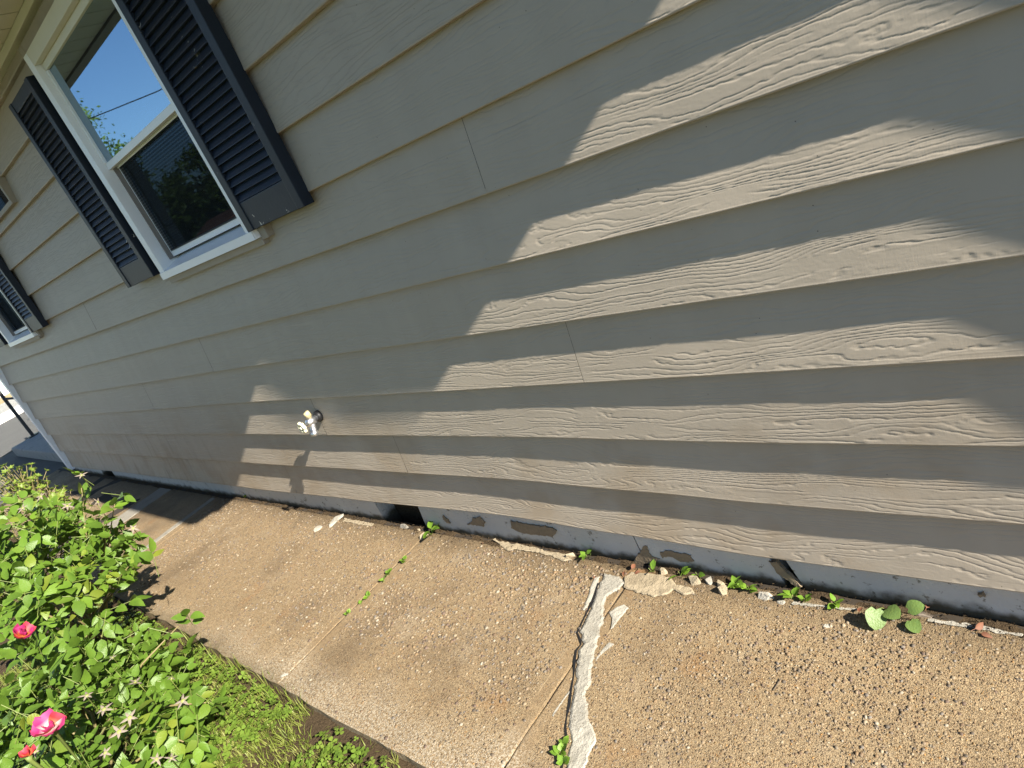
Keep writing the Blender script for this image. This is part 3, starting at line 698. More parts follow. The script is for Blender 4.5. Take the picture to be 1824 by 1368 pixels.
facepatch([(1740,1058),(1752,1056),(1756,1060),(1746,1061)], M['bare'])
facepatch([(1372,998),(1384,999),(1402,1018),(1430,1043),(1424,1047),(1402,1030),(1388,1020)], M['bare'], -.006)

# ---- eave
ZS = 2.60; XE = -.56
m = MB(); m.box((XL-.3, -.018, 2.565), (XE, .02, 2.598), .002); m.build('soffit_channel', M['cream'], house)
sf = empty('soffit', (-4.0, -.2, ZS), None); sf.parent = house; sf.location = Vector((-4, -.2, ZS))-house.location
x = -3.26 + .1585*17
pm = None
while x > XL-.3:
    xa = x-.1585
    if x <= XE+.02:
        m = MB(); m.box((xa+.004, -.43, ZS), (x-.004, .0, ZS+.006), .0012); o = m.build('soffit_panel', M['soffit'], sf)
    x = xa
m = MB(); m.box((XL-.3, -.43, ZS+.008), (XE, .04, ZS+.02)); m.build('soffit_backing', M['fascia'], sf)
m = MB(); m.box((XL-.32, -.45, ZS-.012), (XE, -.43, ZS+.10), .003); m.build('fascia', M['fascia'], house)
m = MB()
P = [(-.452, 2.63), (-.585, 2.645), (-.617, 2.70), (-.610, 2.70), (-.58, 2.653), (-.452, 2.638)]
m.add([(x_, y, z) for x_ in (XL-.33, XE) for (y, z) in P], [(i, (i+1) % 6, 6+(i+1) % 6, 6+i) for i in range(6)]+[(5,4,3,2,1,0),(6,7,8,9,10,11)]); m.build('gutter', M['fascia'], house)
m = MB(); m.add([(XL-.35,-.50,2.715),(XE,-.50,2.715),(XE,3,4.9),(XL-.35,3,4.9),(XE,6.5,2.7),(XL-.35,6.5,2.7),(XL-.35,-.5,2.69),(XE,-.5,2.69)], [(0,1,2,3),(3,2,4,5),(6,7,1,0),(1,7,4,2),(0,3,5,6)]); m.build('roof', M['roof'], house)
m = MB(); m.add([(XE+.001,.03,2.66),(XR,.03,2.66),(XR,3,4.4),(XE+.001,3,4.4),(XR,6,2.6),(XE+.001,6,2.6)], [(0,1,2,3),(3,2,4,5)]); m.build('roof', M['roof'], house)
# added unseen sloping board past the eave end, shaped for its wall shadow
m = MB(); Q = [(-.56, 2.80), (-.28, 2.76), (.02, 2.69), (.30, 2.56), (.57, 2.36)]
vs = []; fs = []
for i, (x_, z) in enumerate(Q):
    d = .230 if i < 4 else .205
    vs += [(x_, -d + .012*math.sin(i*2.2), z), (x_, -d + .012*math.sin(i*2.2), z+.05), (x_, .02, z+.05), (x_, .02, z)]
for i in range(len(Q)-1):
    for j in range(4): a = i*4+j; b2 = i*4+(j+1) % 4; fs.append((a, b2, b2+4, a+4))
fs += [(0, 3, 2, 1), (16, 17, 18, 19)]
m.add(vs, fs); m.build('shadow_board', M['fascia'], house)

# ---- windows
def window(w, name='window', full=True):
    x0, x1, z0, z1 = w; fy = -.032; root = bpy.data.objects.new(name, None); COL.objects.link(root); root.parent = house
    root.location = Vector(((x0+x1)/2, 0, z0)) - house.location
    cw = .055
    def bx(n, a, b_, mat, bev=.003):
        m = MB(); m.box(a, b_, bev); return m.build(n, mat, root)
    bx('casing', (x0-.05, -.012, z0-.012), (x0-.001, .03, z1+.05), M['casing'])
    bx('casing', (x1+.001, -.012, z0-.012), (x1+.05, .03, z1+.05), M['casing'])
    bx('casing', (x0+.0, -.012, z1+.001), (x1, .03, z1+.05), M['casing'])
    bx('casing', (x0+.0, -.014, z0-.030), (x1, .02, z0-.001), M['casing'])
    bx('jamb', (x0, fy, z0+.002), (x0+cw, .10, z1), M['vinyl']); bx('jamb', (x1-cw, fy, z0+.002), (x1, .10, z1), M['vinyl'])
    bx('head', (x0+cw+.001, fy, z1-cw), (x1-cw-.001, .10, z1), M['cream'])
    m = MB(); m.add([(x0+.002,fy-.006,z0),(x1-.002,fy-.006,z0),(x1-.002,fy-.006,z0+.032),(x0+.002,fy-.006,z0+.032),(x0+.002,.09,z0+.075),(x1-.002,.09,z0+.075),(x0+.002,.09,z0),(x1-.002,.09,z0)],
                    [(0,1,2,3),(3,2,5,4),(0,3,4,6),(1,7,5,2),(0,6,7,1)]); m.build('sill', M['vinyl'], root)
    zm = z0 + (z1-z0)*.51 if full else None
    ix0, ix1 = x0+cw+.001, x1-cw-.001
    # upper sash (outer)
    su = bx('upper_sash', (ix0, .002, zm-.014), (ix1, .026, zm+.014), M['vinyl'], .002)
    def sub(n, a, b_, mat, par, bev=.002):
        m = MB(); m.box(a, b_, bev); return m.build(n, mat, par)
    sub('stile', (ix0, -.003, zm+.0145), (ix0+.018, .027, z1-cw-.030), M['vinyl'], su); sub('stile', (ix1-.018, -.003, zm+.0145), (ix1, .027, z1-cw-.030), M['vinyl'], su)
    sub('rail', (ix0, -.003, z1-cw-.0295), (ix1, .027, z1-cw-.001), M['cream'], su)
    sub('pane', (ix0+.0185, .008, zm+.0145), (ix1-.0185, .013, z1-cw-.0305), M['glass'], su, 0)
    bx('track', (ix0+.0005, .020, z0+.07), (ix0+.009, .09, zm-.016), M['fascia'], .001); bx('track', (ix1-.009, .020, z0+.07), (ix1-.0005, .09, zm-.016), M['fascia'], .001)
    ix0 += .010; ix1 -= .010
    sl = bx('lower_sash', (ix0, .040, z0+.076), (ix1, .070, z0+.108), M['vinyl'], .002)
    sub('stile', (ix0, .040, z0+.109), (ix0+.020, .070, zm-.022), M['vinyl'], sl); sub('stile', (ix1-.020, .040, z0+.109), (ix1, .070, zm-.022), M['vinyl'], sl)
    sub('rail', (ix0, .035, zm-.0215), (ix1, .070, zm+.012), M['vinyl'], sl)
    sub('pane', (ix0+.0205, .052, z0+.1085), (ix1-.0205, .057, zm-.0225), M['glass'], sl, 0)
    m = MB(); m.add([(ix0+.018,.036,z0+.10),(ix1-.018,.036,z0+.10),(ix1-.018,.036,zm-.015),(ix0+.018,.036,zm-.015)], [(0,1,2,3)]); m.build('screen', M['screen'], root)
    # room behind
    m = MB(); m.add([(x0,.11,z0),(x1,.11,z0),(x1,.11,z1),(x0,.11,z1),(x0-.8,2.2,z0-.8),(x1+.8,2.2,z0-.8),(x1+.8,2.2,z1+.3),(x0-.8,2.2,z1+.3)], [(4,5,6,7),(0,4,7,3),(1,2,6,5),(0,1,5,4),(3,7,6,2)]); m.build('room', M['room'], root)
    cm = MB(); n = 26
    for i in range(n+1):
        xx = x0+.08+.30*i/n; yy = .16+.015*math.sin(i*1.5); cm.v += [(xx, yy, z0+.06), (xx, yy, z1-.05)]
    cm.f = [(2*i, 2*i+2, 2*i+3, 2*i+1) for i in range(n)]; cm.build('curtain', M['curtain'], root, True)
    return root
window(W1); window(W2); window(W3)
# small high window on the far left: frame and pane only
r = bpy.data.objects.new('small_window', None); COL.objects.link(r); r.parent = house; r.location = Vector((-5.12, 0, 2.165))-house.location
for a, b_ in (((-5.45,-.024,2.165),(-5.42,.05,2.49)), ((-4.83,-.024,2.165),(-4.80,.05,2.49)), ((-5.4195,-.024,2.165),(-4.8305,.05,2.19)), ((-5.4195,-.024,2.465),(-4.8305,.05,2.49))):
    m = MB(); m.box(a, b_, .003); m.build('frame', M['casing'], r)
m = MB(); m.box((-5.42,.0,2.19),(-4.83,.005,2.465)); m.build('pane', M['glass'], r)
m = MB(); m.add([(-5.41,-.008,2.195),(-4.84,-.008,2.195),(-4.84,-.008,2.46),(-5.41,-.008,2.46)], [(0,1,2,3)]); m.build('screen', M['screen'], r)  # screen added here to darken the pane's reflection
m = MB(); m.box((-5.45,.06,2.15),(-4.8,.5,2.5)); m.build('room', M['room'], r)

# ---- shutters
SLATME = None
def shutter(x0, depth=.042, std=0.0, nm='shutter', wd=.395):
    global SLATME
    x1 = x0+wd; z0, z1 = 1.478, 2.437; f = -depth-std
    r = bpy.data.objects.new(nm, None); COL.objects.link(r); r.parent = house; r.location = Vector((x0, 0, z0))-house.location
    def bx(n, a, b_, bev=.003): m = MB(); m.box(a, b_, bev); return m.build(n, M['shutter'], r)
    bx('stile', (x0, f, z0), (x0+.045, .004, z1)); bx('stile', (x1-.045, f, z0), (x1, .004, z1))
    bx('bottom_rail', (x0+.0455, f+.004, z0+.001), (x1-.0455, .0, z0+.105)); bx('top_rail', (x0+.0455, f+.004, z1-.050), (x1-.0455, .0, z1-.001))
    m = MB(); m.box((x0+.03, -.004, z0+.02), (x1-.03, .002, z1-.02)); m.build('backing', M['black'], r)
    z = z0+.107; pitch = .0279
    if SLATME is None:
        m = MB(); L = .304; D = .037
        m.add([(0,-D,.0),(L,-D,.0),(L,-D+.0004,.002),(0,-D+.0004,.002),(0,-.016,-.0015),(L,-.016,-.0015),(L,-.021,.0285),(0,-.021,.0285)], [(0,1,2,3),(3,2,6,7),(0,4,5,1),(4,7,6,5),(0,3,7,4),(1,5,6,2)])
        SLATME = m.build('slat', M['shutter']); me = SLATME.data; bpy.data.objects.remove(SLATME); SLATME = me
    while z < z1-.07:
        o = bpy.data.objects.new('slat', SLATME); COL.objects.link(o); o.parent = r
        o.location = (.0455, -std - .002, z-z0); o.scale = ((wd-.091)/.304, 1, 1); z += pitch
    return r
shutter(-2.470, wd=.425); shutter(-3.905); shutter(-6.255); shutter(-7.72)
shutter(1.345); shutter(2.86)
mb = empty('blocker_box', (.55, 0, .86), 'added grey meter box on the wall beyond the right edge', 'meter box')
m = MB(); m.box((.40, -.045, .86), (.74, .02, 2.45), .004); m.build('cabinet', M['metal_grey'], mb)  # box added out of view so its edge shades the right siding
m = MB(); m.tube([(.57, -.042, 1.60), (.57, -.0455, 1.60), (.57, -.048, 1.60)], [.085, .085, .07], 24); m.build('blocker', M['glass'], mb, True)

# ------------------------------------------------------------------ hose bib
B = Vector((-2.848, 0, .628))
bib = empty('hose_bib', B, 'plated outdoor tap with pale yellow wheel handle on the siding', 'tap')
def ring(c, ax, r, n=20):
    ax = Vector(ax).normalized(); a = ax.cross(Vector((.2, .1, 1))).normalized(); b_ = ax.cross(a)
    return [Vector(c)+(a*math.cos(2*math.pi*k/n)+b_*math.sin(2*math.pi*k/n))*r for k in range(n)]
m = MB(); m.tube([B+Vector((0, .02, 0)), B+Vector((0, -.004, 0)), B+Vector((0, -.010, 0))], [.027, .027, .022], 24); m.build('flange', M['black'], bib, True)
m = MB(); m.tube([B+Vector((0, 0, 0)), B+Vector((0, -.020, 0)), B+Vector((0, -.022, 0)), B+Vector((0, -.058, 0)), B+Vector((0, -.060, 0)), B+Vector((0, -.066, 0))], [.014, .014, .0195, .0195, .016, .012], 18); m.build('body', M['chrome'], bib, True)
m = MB(); m.tube([B+Vector((0, -.036, 0)), B+Vector((.0, -.046, -.025)), B+Vector((.0, -.052, -.045)), B+Vector((0, -.0525, -.0455)), B+Vector((0, -.060, -.066))], [.0145, .014, .0135, .0165, .0165], 16); m.build('spout', M['chrome'], bib, True)
m = MB(); m.tube([B+Vector((0, -.034, .014)), B+Vector((0, -.036, .024)), B+Vector((0, -.0361, .0241)), B+Vector((0, -.040, .046)), B+Vector((0, -.041, .050))], [.009, .009, .0145, .0145, .012], 16); m.build('vacuum_breaker_cap', M['cap'], bib, True)
m = MB(); m.tube([B+Vector((0, -.064, 0)), B+Vector((0, -.100, 0))], .0055, 12); m.build('stem', M['metal'], bib, True)
m = MB(); n = 42; vs = []; fs = []
for (yy, sc) in ((-.084, .80), (-.087, 1.0), (-.098, 1.0), (-.101, .80), (-.099, .55), (-.095, .50)):
    for k in range(n):
        a = 2*math.pi*k/n; rr = (.0265+.0034*math.cos(7*a))*sc; vs.append(B+Vector((rr*math.cos(a), yy, rr*math.sin(a))))
for j in range(5):
    for k in range(n): fs.append((j*n+k, j*n+(k+1) % n, (j+1)*n+(k+1) % n, (j+1)*n+k))
m.add(vs, fs); hw = m.build('handle_wheel', M['wheel'], bib, True)
m = MB()
for k in range(4):
    a = k*math.pi/2+.3; m.tube([B+Vector((0, -.093, 0)), B+Vector((.017*math.cos(a), -.095, .017*math.sin(a)))], .004, 6)
m.tube([B+Vector((0, -.088, 0)), B+Vector((0, -.103, 0))], .008, 10); m.build('spokes', M['wheel'], hw, True)

# ------------------------------------------------------------------ leaf meshes
def leaf_me(name, L, Wd, fold, curl, mat, tip=.62, serr=.0, n=6, cordate=False):
    vs = []; fs = []
    for i in range(n+1):
        u = i/n
        wv = math.sin(math.pi*min(1, u**.78))**.85 * (1-.25*u)
        if cordate: wv = max(0, (1-u)**.55*(.35+1.3*u**.35)) if u > 0 else .0
        if serr and 0 < i < n: wv *= 1 + serr*(-1)**i
        z0 = -curl*L*u*u; x = L*u
        wv *= Wd
        vs += [(x, 0, z0), (x-(.12*L*serr if 0 < i < n else 0), wv, z0+fold*wv), (x-(.12*L*serr if 0 < i < n else 0), -wv, z0+fold*wv)]
    if cordate: vs[1] = (-.12*L, .38*Wd, .01*L); vs[2] = (-.12*L, -.38*Wd, .01*L)
    for i in range(n):
        a = 3*i; b_ = 3*(i+1); fs += [(a, b_, b_+1, a+1), (a, a+2, b_+2, b_)]
    m = MB(); m.add(vs, fs); o = m.build(name, mat, None, True); me = o.data; bpy.data.objects.remove(o); return me
ROSE = [leaf_me('rose_leaf', 1, w_, f, c, M['rose_leaf'], serr=.05, n=8) for w_, f, c in ((.33, .25, .12), (.36, .12, .25), (.30, .35, .05), (.34, -.05, .2), (.37, .2, .3), (.32, .3, -.1))]
WEED = [leaf_me('weed_leaf', 1, w_, f, c, M['weed_leaf']) for w_, f, c in ((.36, .2, .15), (.30, .3, .3), (.42, .1, .2))]
IVY = [leaf_me('ivy_leaf', 1, .52, .12, .15, M['ivy_leaf'], n=7, cordate=True), leaf_me('ivy_leaf', 1, .56, .05, .3, M['ivy_leaf'], n=7, cordate=True)]
SMALLW = leaf_me('round_leaf', 1, .48, .15, .1, M['weed_leaf'], n=5)
def frame(pos, d, nrm, s, roll=0.0, sy=1.0):
    x = Vector(d).normalized(); z = (Vector(nrm) - x*Vector(nrm).dot(x)).normalized(); y = z.cross(x)
    Mx = Matrix(((x.x, y.x, z.x), (x.y, y.y, z.y), (x.z, y.z, z.z))).to_4x4()
    return Matrix.Translation(pos) @ Mx @ Matrix.Rotation(roll, 4, 'X') @ Matrix.Diagonal((s, s*sy, s, 1))
def rv(rng, s=1.0): return Vector((rng.gauss(0, s), rng.gauss(0, s), rng.gauss(0, s)))

def rose_bush(label, c, rad, ncomp, seed, size, extra=(), blooms=(), spent=()):
    rng = random.Random(seed); c = Vector(c); root = empty('rose_bush', (c.x, c.y, 0), label, 'rose bush')
    items = []
    stalk = MB(); tips = []
    def compound(pos, out, s):
        d = (out*.8 + rv(rng, .55) + Vector((.25, 0, -.05))).normalized()
        nrm = (Vector((0, 0, 1))*.75 + out*.45 + SUNV*.25 + rv(rng, .42)).normalized()
        side = nrm.cross(d).normalized(); L = s*rng.uniform(.85, 1.15)
        base = pos - d*L*1.6
        stalk.tube([base, pos], .0013, 4, False)
        k = rng.random()
        lay = [(0, 0, 1.0), (-.30, 1, .92), (-.30, -1, .92)] + ([(-1.05, 1, .8), (-1.05, -1, .8)] if k < .8 else [])
        for (dx, sd_, sc) in lay:
            p = pos + d*dx*L + side*sd_*.06*L + rv(rng, .003)
            dd = d if sd_ == 0 else (d*.45 + side*sd_*.9)
            items.append((p, frame(p, dd + rv(rng, .12), nrm + rv(rng, .34), L*sc*rng.uniform(.85, 1.15), rng.gauss(0, .25), rng.uniform(.9, 1.1))))
        return base
    for i in range(ncomp):
        u = rv(rng).normalized()
        if u.z < -.25: u.z = -u.z*.6
        rr = rng.uniform(.5, 1.03)**.4 * (1 + .22*nz(u.x*2.2+seed, u.y*2.2, u.z*2.2))
        pos = c + Vector((u.x*rad[0], u.y*rad[1], u.z*rad[2]))*rr
        if pos.z < .04: continue
        out = Vector((u.x/rad[0], u.y/rad[1], u.z/rad[2])).normalized()
        tips.append(compound(pos, out, size*rng.uniform(.62, 1.22)))
    for (p, out) in extra: 
        for q in range(3): compound(Vector(p)-Vector(out)*.09*q+rv(rng, .012), (Vector(out)+rv(rng, .3)).normalized(), size)
    # leaves: those nearest the camera as single parts, the rest as one mass
    items.sort(key=lambda it: -((it[0]-c).dot((CAM-c).normalized())*1.0 + it[0].z*.9))
    inner = MB()
    for i, (p, mx) in enumerate(items):
        me = ROSE[i % len(ROSE)]
        if i < 300: inst('leaf', me, root, mx)
        else: inner.add([mx @ v.co for v in me.vertices], [tuple(f.vertices) for f in me.polygons])
    if inner.v: o = inner.build('inner_leaves', M['rose_leaf_stuff'], root, True); o['kind'] = 'stuff'
    o = stalk.build('leaf_stalks', M['petiole'], root); o['kind'] = 'stuff'
    for k in range(16):
        t = tips[rng.randrange(len(tips))]; b0 = Vector((c.x+rng.gauss(0, .06), c.y+rng.gauss(0, .05), -.05)); mid = b0.lerp(t, .5)+rv(rng, .05)+Vector((0, 0, .05))
        m = MB(); m.tube([b0, b0.lerp(mid, .5)+rv(rng, .01), mid, mid.lerp(t, .5)+rv(rng, .015), t], [.008, .007, .006, .0045, .003], 6); m.build('cane', M['cane'], root, True)
    for (p, out) in extra:
        p = Vector(p); b0 = Vector((c.x, c.y, .1)); m = MB(); m.tube([b0, b0.lerp(p, .5)+Vector((.0, .05, .05)), p-Vector(out)*.06], [.006, .004, .002], 6); m.build('cane', M['cane'], root, True)
    return root, rng

def petal_me(name, mat, cup):
    vs = []; fs = []; n = 5
    for i in range(n+1):
        for j in range(n+1):
            u = i/n; v = j/n*2-1; wd = .18+.62*math.sin(math.pi*min(1, u*.62+.05))
            x = u; y = v*wd*.75; z = cup*(u*u*.8) + .28*abs(v)**2*u + .05*math.sin(7*v+3*u)
            vs.append((x*(1-.10*v*v*u), y, z))
    for i in range(n):
        for j in range(n): a = i*(n+1)+j; fs.append((a, a+n+1, a+n+2, a+1))
    m = MB(); m.add(vs, fs); o = m.build(name, mat, None, True); me = o.data; bpy.data.objects.remove(o); return me
def mat_petal(name, a, b_, edge):
    t = NT(name); tc = t.n('ShaderNodeTexCoord').outputs['Object']; sp = t.n('ShaderNodeSeparateXYZ'); t.l(tc, sp.inputs[0])
    c = t.ramp(sp.outputs[0], [(0.0, b_), (.32, b_), (.62, a), (1.0, edge)])
    b0 = t.bsdf(c, .5, None, 0, .3); tr = t.n('ShaderNodeBsdfTranslucent'); t.l(c, tr.inputs[0])
    mx = t.n('ShaderNodeMixShader'); mx.inputs[0].default_value = .3; t.l(b0.outputs[0], mx.inputs[1]); t.l(tr.outputs[0], mx.inputs[2]); return t.done(mx.outputs[0])
PM1 = mat_petal('magenta_petal', (.33, .012, .09), (.45, .12, .03), (.36, .035, .14))
PM2 = mat_petal('hot_pink_petal', (.45, .022, .13), (.5, .33, .30), (.48, .07, .20))
PM3 = mat_petal('red_petal', (.42, .03, .03), (.50, .12, .05), (.45, .05, .10))
def rose(bush, p, face, size, mat, label, n=9, seed=1, mat2=None):
    rng = random.Random(seed); p = Vector(p); f = Vector(face).normalized()
    r = bpy.data.objects.new('rose_flower', None); COL.objects.link(r); r.parent = bush; r.location = p-base_of(bush); r['label'] = label
    a = f.cross(Vector((0, 0, 1))).normalized(); b_ = f.cross(a)
    mes = [petal_me('petal', mat, cup) for cup in (.35, .75)] + ([petal_me('petal', mat2, .45)] if mat2 else [])
    for k in range(n):
        q = 2*math.pi*k/n*1.62+rng.gauss(0, .2); inner = k >= n*.6
        d = a*math.cos(q)+b_*math.sin(q)
        lean = rng.uniform(.05, .35) if not inner else rng.uniform(.7, 1.3)
        me = mes[1] if inner else (mes[2] if mat2 and k % 3 == 0 else mes[0])
        inst('petal', me, r, frame(p, d + f*lean, f - d*lean*.8, size*(.62 if inner else 1.0)*rng.uniform(.85, 1.12), rng.gauss(0, .25)))
    m = MB(); m.tube([p-f*.004, p-f*.02, p-f*.03+Vector((0, 0, -.14))+rv(rng, .02)], [.010, .006, .0025], 6); m.build('stalk', M['petiole'], r, True)
def spent_bloom(bush, p, face, size, seed):
    rng = random.Random(seed); p = Vector(p); f = (Vector(face)+rv(rng, .35)).normalized(); a = f.cross(Vector((.1, .2, 1))).normalized(); b_ = f.cross(a); m = MB()
    for k in range(5):
        q = 2*math.pi*k/5+rng.gauss(0, .12); d = a*math.cos(q)+b_*math.sin(q); L = size*rng.uniform(.8, 1.25); s_ = f.cross(d); dr = rng.uniform(-.5, .15)
        m.add([p+s_*.16*size+d*.12*size, p-s_*.16*size+d*.12*size, p+d*L*.55+s_*.15*size+f*dr*L*.2, p+d*L*.55-s_*.15*size+f*dr*L*.2, p+d*L+f*dr*L*.6, p+d*L*.5+f*(dr*L*.2+.05*size)],
              [(0, 1, 5), (0, 5, 2), (1, 3, 5), (2, 5, 4), (5, 3, 4)])
    o = m.build('spent_bloom', M['sepal'], bush)
    m = MB(); m.tube([p+f*.06*size, p, p-f*.28*size, p-f*.45*size, p-f*.5*size-Vector((0, 0, .07))], [.14*size, .26*size, .24*size, .06*size, .05*size], 7); m.build('hip', M['hip'], o, True)
def on_bush(px, py, c, rad, k=1.0):
    d = ray(px, py); o = CAM-Vector(c); A = sum((d[i]/rad[i])**2 for i in range(3)); Bq = 2*sum(d[i]*o[i]/rad[i]**2 for i in range(3)); Cq = sum((o[i]/rad[i])**2 for i in range(3))-k*k
    D = Bq*Bq-4*A*Cq
    t = (-Bq-math.sqrt(D))/(2*A) if D > 0 else -Bq/(2*A)
    return CAM+d*t
C1, R1 = (-3.98, -1.10, .38), (.72, .36, .44)
C2, R2 = (-2.88, -1.42, .12), (.80, .42, .36)
tocam = lambda p: (CAM-Vector(p)).normalized()*.7+Vector((0, 0, .6))
b1, rg = rose_bush('tall rose bush leaning over the sidewalk beside the house, with one magenta rose', C1, R1, 430, 3, .064,
    extra=[(at_d(212, 882, 3.05), (.5, .5, .5)), (at_d(135, 848, 3.2), (-.1, .2, 1)), (at_d(200, 905, 3.0), (.5, .5, .4)), (at_d(270, 985, 3.0), (.7, .6, .2)), (at_d(245, 1000, 3.0), (.6, .6, .1)), (at_d(55, 880, 3.4), (-.2, .1, 1))])
b2, rg = rose_bush('low rose bush nearest the camera, with a hot pink rose and dry sepals', C2, R2, 500, 5, .059,
    extra=[(at_d(330, 1095, 2.55), (.5, .6, .5)), (at_d(385, 1245, 2.2), (.7, .4, .1)), (at_d(345, 1320, 2.1), (.7, .3, 0))])
p = on_bush(40, 1131, C2, R2, 1.0); p = at_d(40, 1131, 2.62)
rose(b1, p, (.55, .35, .55), .038, PM1, 'magenta rose with an orange heart', 10, 4, PM3)
p = at_d(92, 1296, 1.93)
rose(b2, p, tocam(p)+Vector((.2, 0, .3)), .041, PM2, 'hot pink rose with a pale heart', 9, 8, PM3)
p = at_d(50, 1345, 1.85)
rose(b2, p, (.2, .2, .9), .022, PM3, 'small fading red rose', 5, 12)
for i, (a, b_) in enumerate([(200,1171),(325,1248),(231,1278),(212,1303),(185,1263),(155,1238),(241,1216),(306,1207),(62,1338),(187,1341),(279,1352),(305,1350),(10,1165)]):
    p = on_bush(a, b_, C2, R2, 1.03); spent_bloom(b2, p, tocam(p)+rv(rg, .3), .021*(.7+.6*rg.random()), 40+i)
for i, (a, b_) in enumerate([(72,884),(145,846),(120,901),(175,894),(237,941),(40,905),(150,938)]):
    p = at_d(a, b_, 3.05 if i != 1 else 3.1); spent_bloom(b1, p, tocam(p)+Vector((0, 0, .4))+rv(rg, .4), .026, 70+i)

# azalea-like shrub behind
AZC, AZR = Vector((-5.50, -.80, .42)), (.36, .22, .56)
az = empty('azalea_shrub', (AZC.x, AZC.y, 0), 'small yellow green shrub with tiny leaves behind the roses', 'shrub')
rng = random.Random(9); m = MB(); tw = MB(); tl = leaf_me('tmp_leaf', 1, .27, .2, .1, M['azalea_leaf'], n=3)
for i in range(330):
    u = rv(rng).normalized(); u.z = abs(u.z)*1.0-.25; k = rng.uniform(.55, 1.05)*(1+.3*nz(u.x*2, u.y*2, u.z*2+5)); q = AZC+Vector((u.x*AZR[0], u.y*AZR[1], u.z*AZR[2]))*k
    if q.z < .05: continue
    ax = (u+Vector((0, 0, .9))+rv(rng, .25)).normalized(); s1 = ax.cross(Vector((1, .2, 0))).normalized(); s2 = ax.cross(s1)
    tw.tube([q-ax*.12, q], .0022, 4, False)
    for j in range(7):
        an = j*2.4; d = s1*math.cos(an)+s2*math.sin(an)+ax*rng.uniform(.3, 1.0); mx = frame(q, d, ax, rng.uniform(.022, .034), 0)
        m.add([mx @ v.co for v in tl.vertices], [tuple(f.vertices) for f in tl.polygons])
o = m.build('foliage', M['azalea_leaf'], az, True); o['kind'] = 'stuff'; o = tw.build('twigs', M['cane'], az); o['kind'] = 'stuff'

# ------------------------------------------------------------------ grass and clover
rng = random.Random(21); m = MB()
def blade(x, y, L, wd, lean, az_):
    dx, dy = math.cos(az_), math.sin(az_); sx, sy = -dy*wd, dx*wd; z = -.035
    p1 = (x+dx*lean*.4, y+dy*lean*.4, z+L*.62); p2 = (x+dx*lean, y+dy*lean, z+L*.9)
    m.add([(x+sx, y+sy, z), (x-sx, y-sy, z), (p1[0]-sx*.7, p1[1]-sy*.7, p1[2]), (p1[0]+sx*.7, p1[1]+sy*.7, p1[2]), p2], [(0, 1, 2, 3), (3, 2, 4)])
for i in range(30000):
    x = rng.uniform(-4.6, -1.25); y = rng.uniform(-1.75, -.885)
    ed = -.885-y
    if ed < .07 and nz(x*9, y*9, 2) < .12 - ed*2 + (.06 if -2.25 < x < -1.6 else 0): continue
    if nz(x*5, y*5, 8) < -.35: continue
    blade(x, y, rng.uniform(.014, .042), rng.uniform(.0010, .0024), rng.uniform(.004, .045), rng.uniform(0, 6.28))
for i in range(160):
    x = rng.uniform(-3.4, -2.2); y = rng.gauss(-.90, .018); blade(x, y, rng.uniform(.05, .11), .0015, rng.uniform(.01, .06), rng.uniform(0, 6.28))
o = m.build('grass', M['grass']); tag(o, 'short green and straw coloured grass along the outer sidewalk edge', 'grass', None, 'stuff')
m = MB()
for i in range(6000):
    x = rng.uniform(-4.2, -1.3); y = rng.uniform(-1.75, -.90)
    if nz(x*3.5, y*3.5, 14) < -.18: continue
    z = rng.uniform(-.008, .022); s = rng.uniform(.008, .0165); a0 = rng.uniform(0, 6.28); tx, ty = rng.gauss(0, .25), rng.gauss(0, .25)
    for k in range(3):
        a = a0+k*2.094; ca, sa = math.cos(a), math.sin(a)
        def P(u, v): 
            X = (u*ca-v*sa)*s; Y = (u*sa+v*ca)*s; return (x+X, y+Y, z+X*tx+Y*ty+.0015*abs(v)*0)
        m.add([P(.02, 0), P(.5, .45), P(1.0, .42), P(1.05, 0), P(1.0, -.42), P(.5, -.45)], [(0, 3, 2, 1), (0, 5, 4, 3)])
o = m.build('clover', M['clover']); tag(o, 'bright green clover leaves among the grass', 'clover', None, 'stuff')

# ------------------------------------------------------------------ weeds, chips, dry leaves
def weed(px, py, size, n, label, mes, seed, z=0.0, spread=.9, group='small weeds in the sidewalk joints', name='weed'):
    size *= 1.55; rng = random.Random(seed); p = at_z(px, py, z); r = empty(name, p, label, 'weed', group)
    for k in range(n):
        a = rng.uniform(0, 6.28); d = Vector((math.cos(a)*spread, math.sin(a)*spread, rng.uniform(.3, .9)))
        b0 = p + Vector((math.cos(a), math.sin(a), 0))*size*.25*rng.random() + Vector((0, 0, size*.35*rng.random()+.002))
        inst('leaf', mes[k % len(mes)], r, frame(b0, d, (0, 0, 1), size*rng.uniform(.7, 1.2), rng.gauss(0, .3)))
    m = MB()
    for k in range(3): m.tube([p+Vector((0, 0, -.01)), p+Vector((rng.gauss(0, size*.2), rng.gauss(0, size*.2), size*.4))], .0011, 4, False)
    m.build('stem', M['petiole'], r)
GJ = 'small weeds in the sidewalk joints'; GW = 'weeds along the foot of the wall'
weed(770, 952, .042, 8, 'bright broad leaved weed at the wall end of the sidewalk joint below the tap', WEED, 1, group=GW)
weed(440, 886, .034, 4, 'small weed against the foundation left of the tap', WEED, 2, group=GW)
weed(720, 1000, .014, 7, 'weed in the joint nearest the broad leaved weed', [SMALLW], 3)
weed(692, 1024, .016, 9, 'tallest tuft in the middle of the weedy joint', [SMALLW], 4)
weed(684, 1036, .011, 7, 'flat weed just below the tallest tuft in the weedy joint', [SMALLW], 5)
weed(656, 1064, .013, 7, 'weed in the joint between the tallest tuft and the last tuft', [SMALLW], 6)
weed(643, 1076, .010, 5, 'tiny weed next above the last tuft of the weedy joint', [SMALLW], 7)
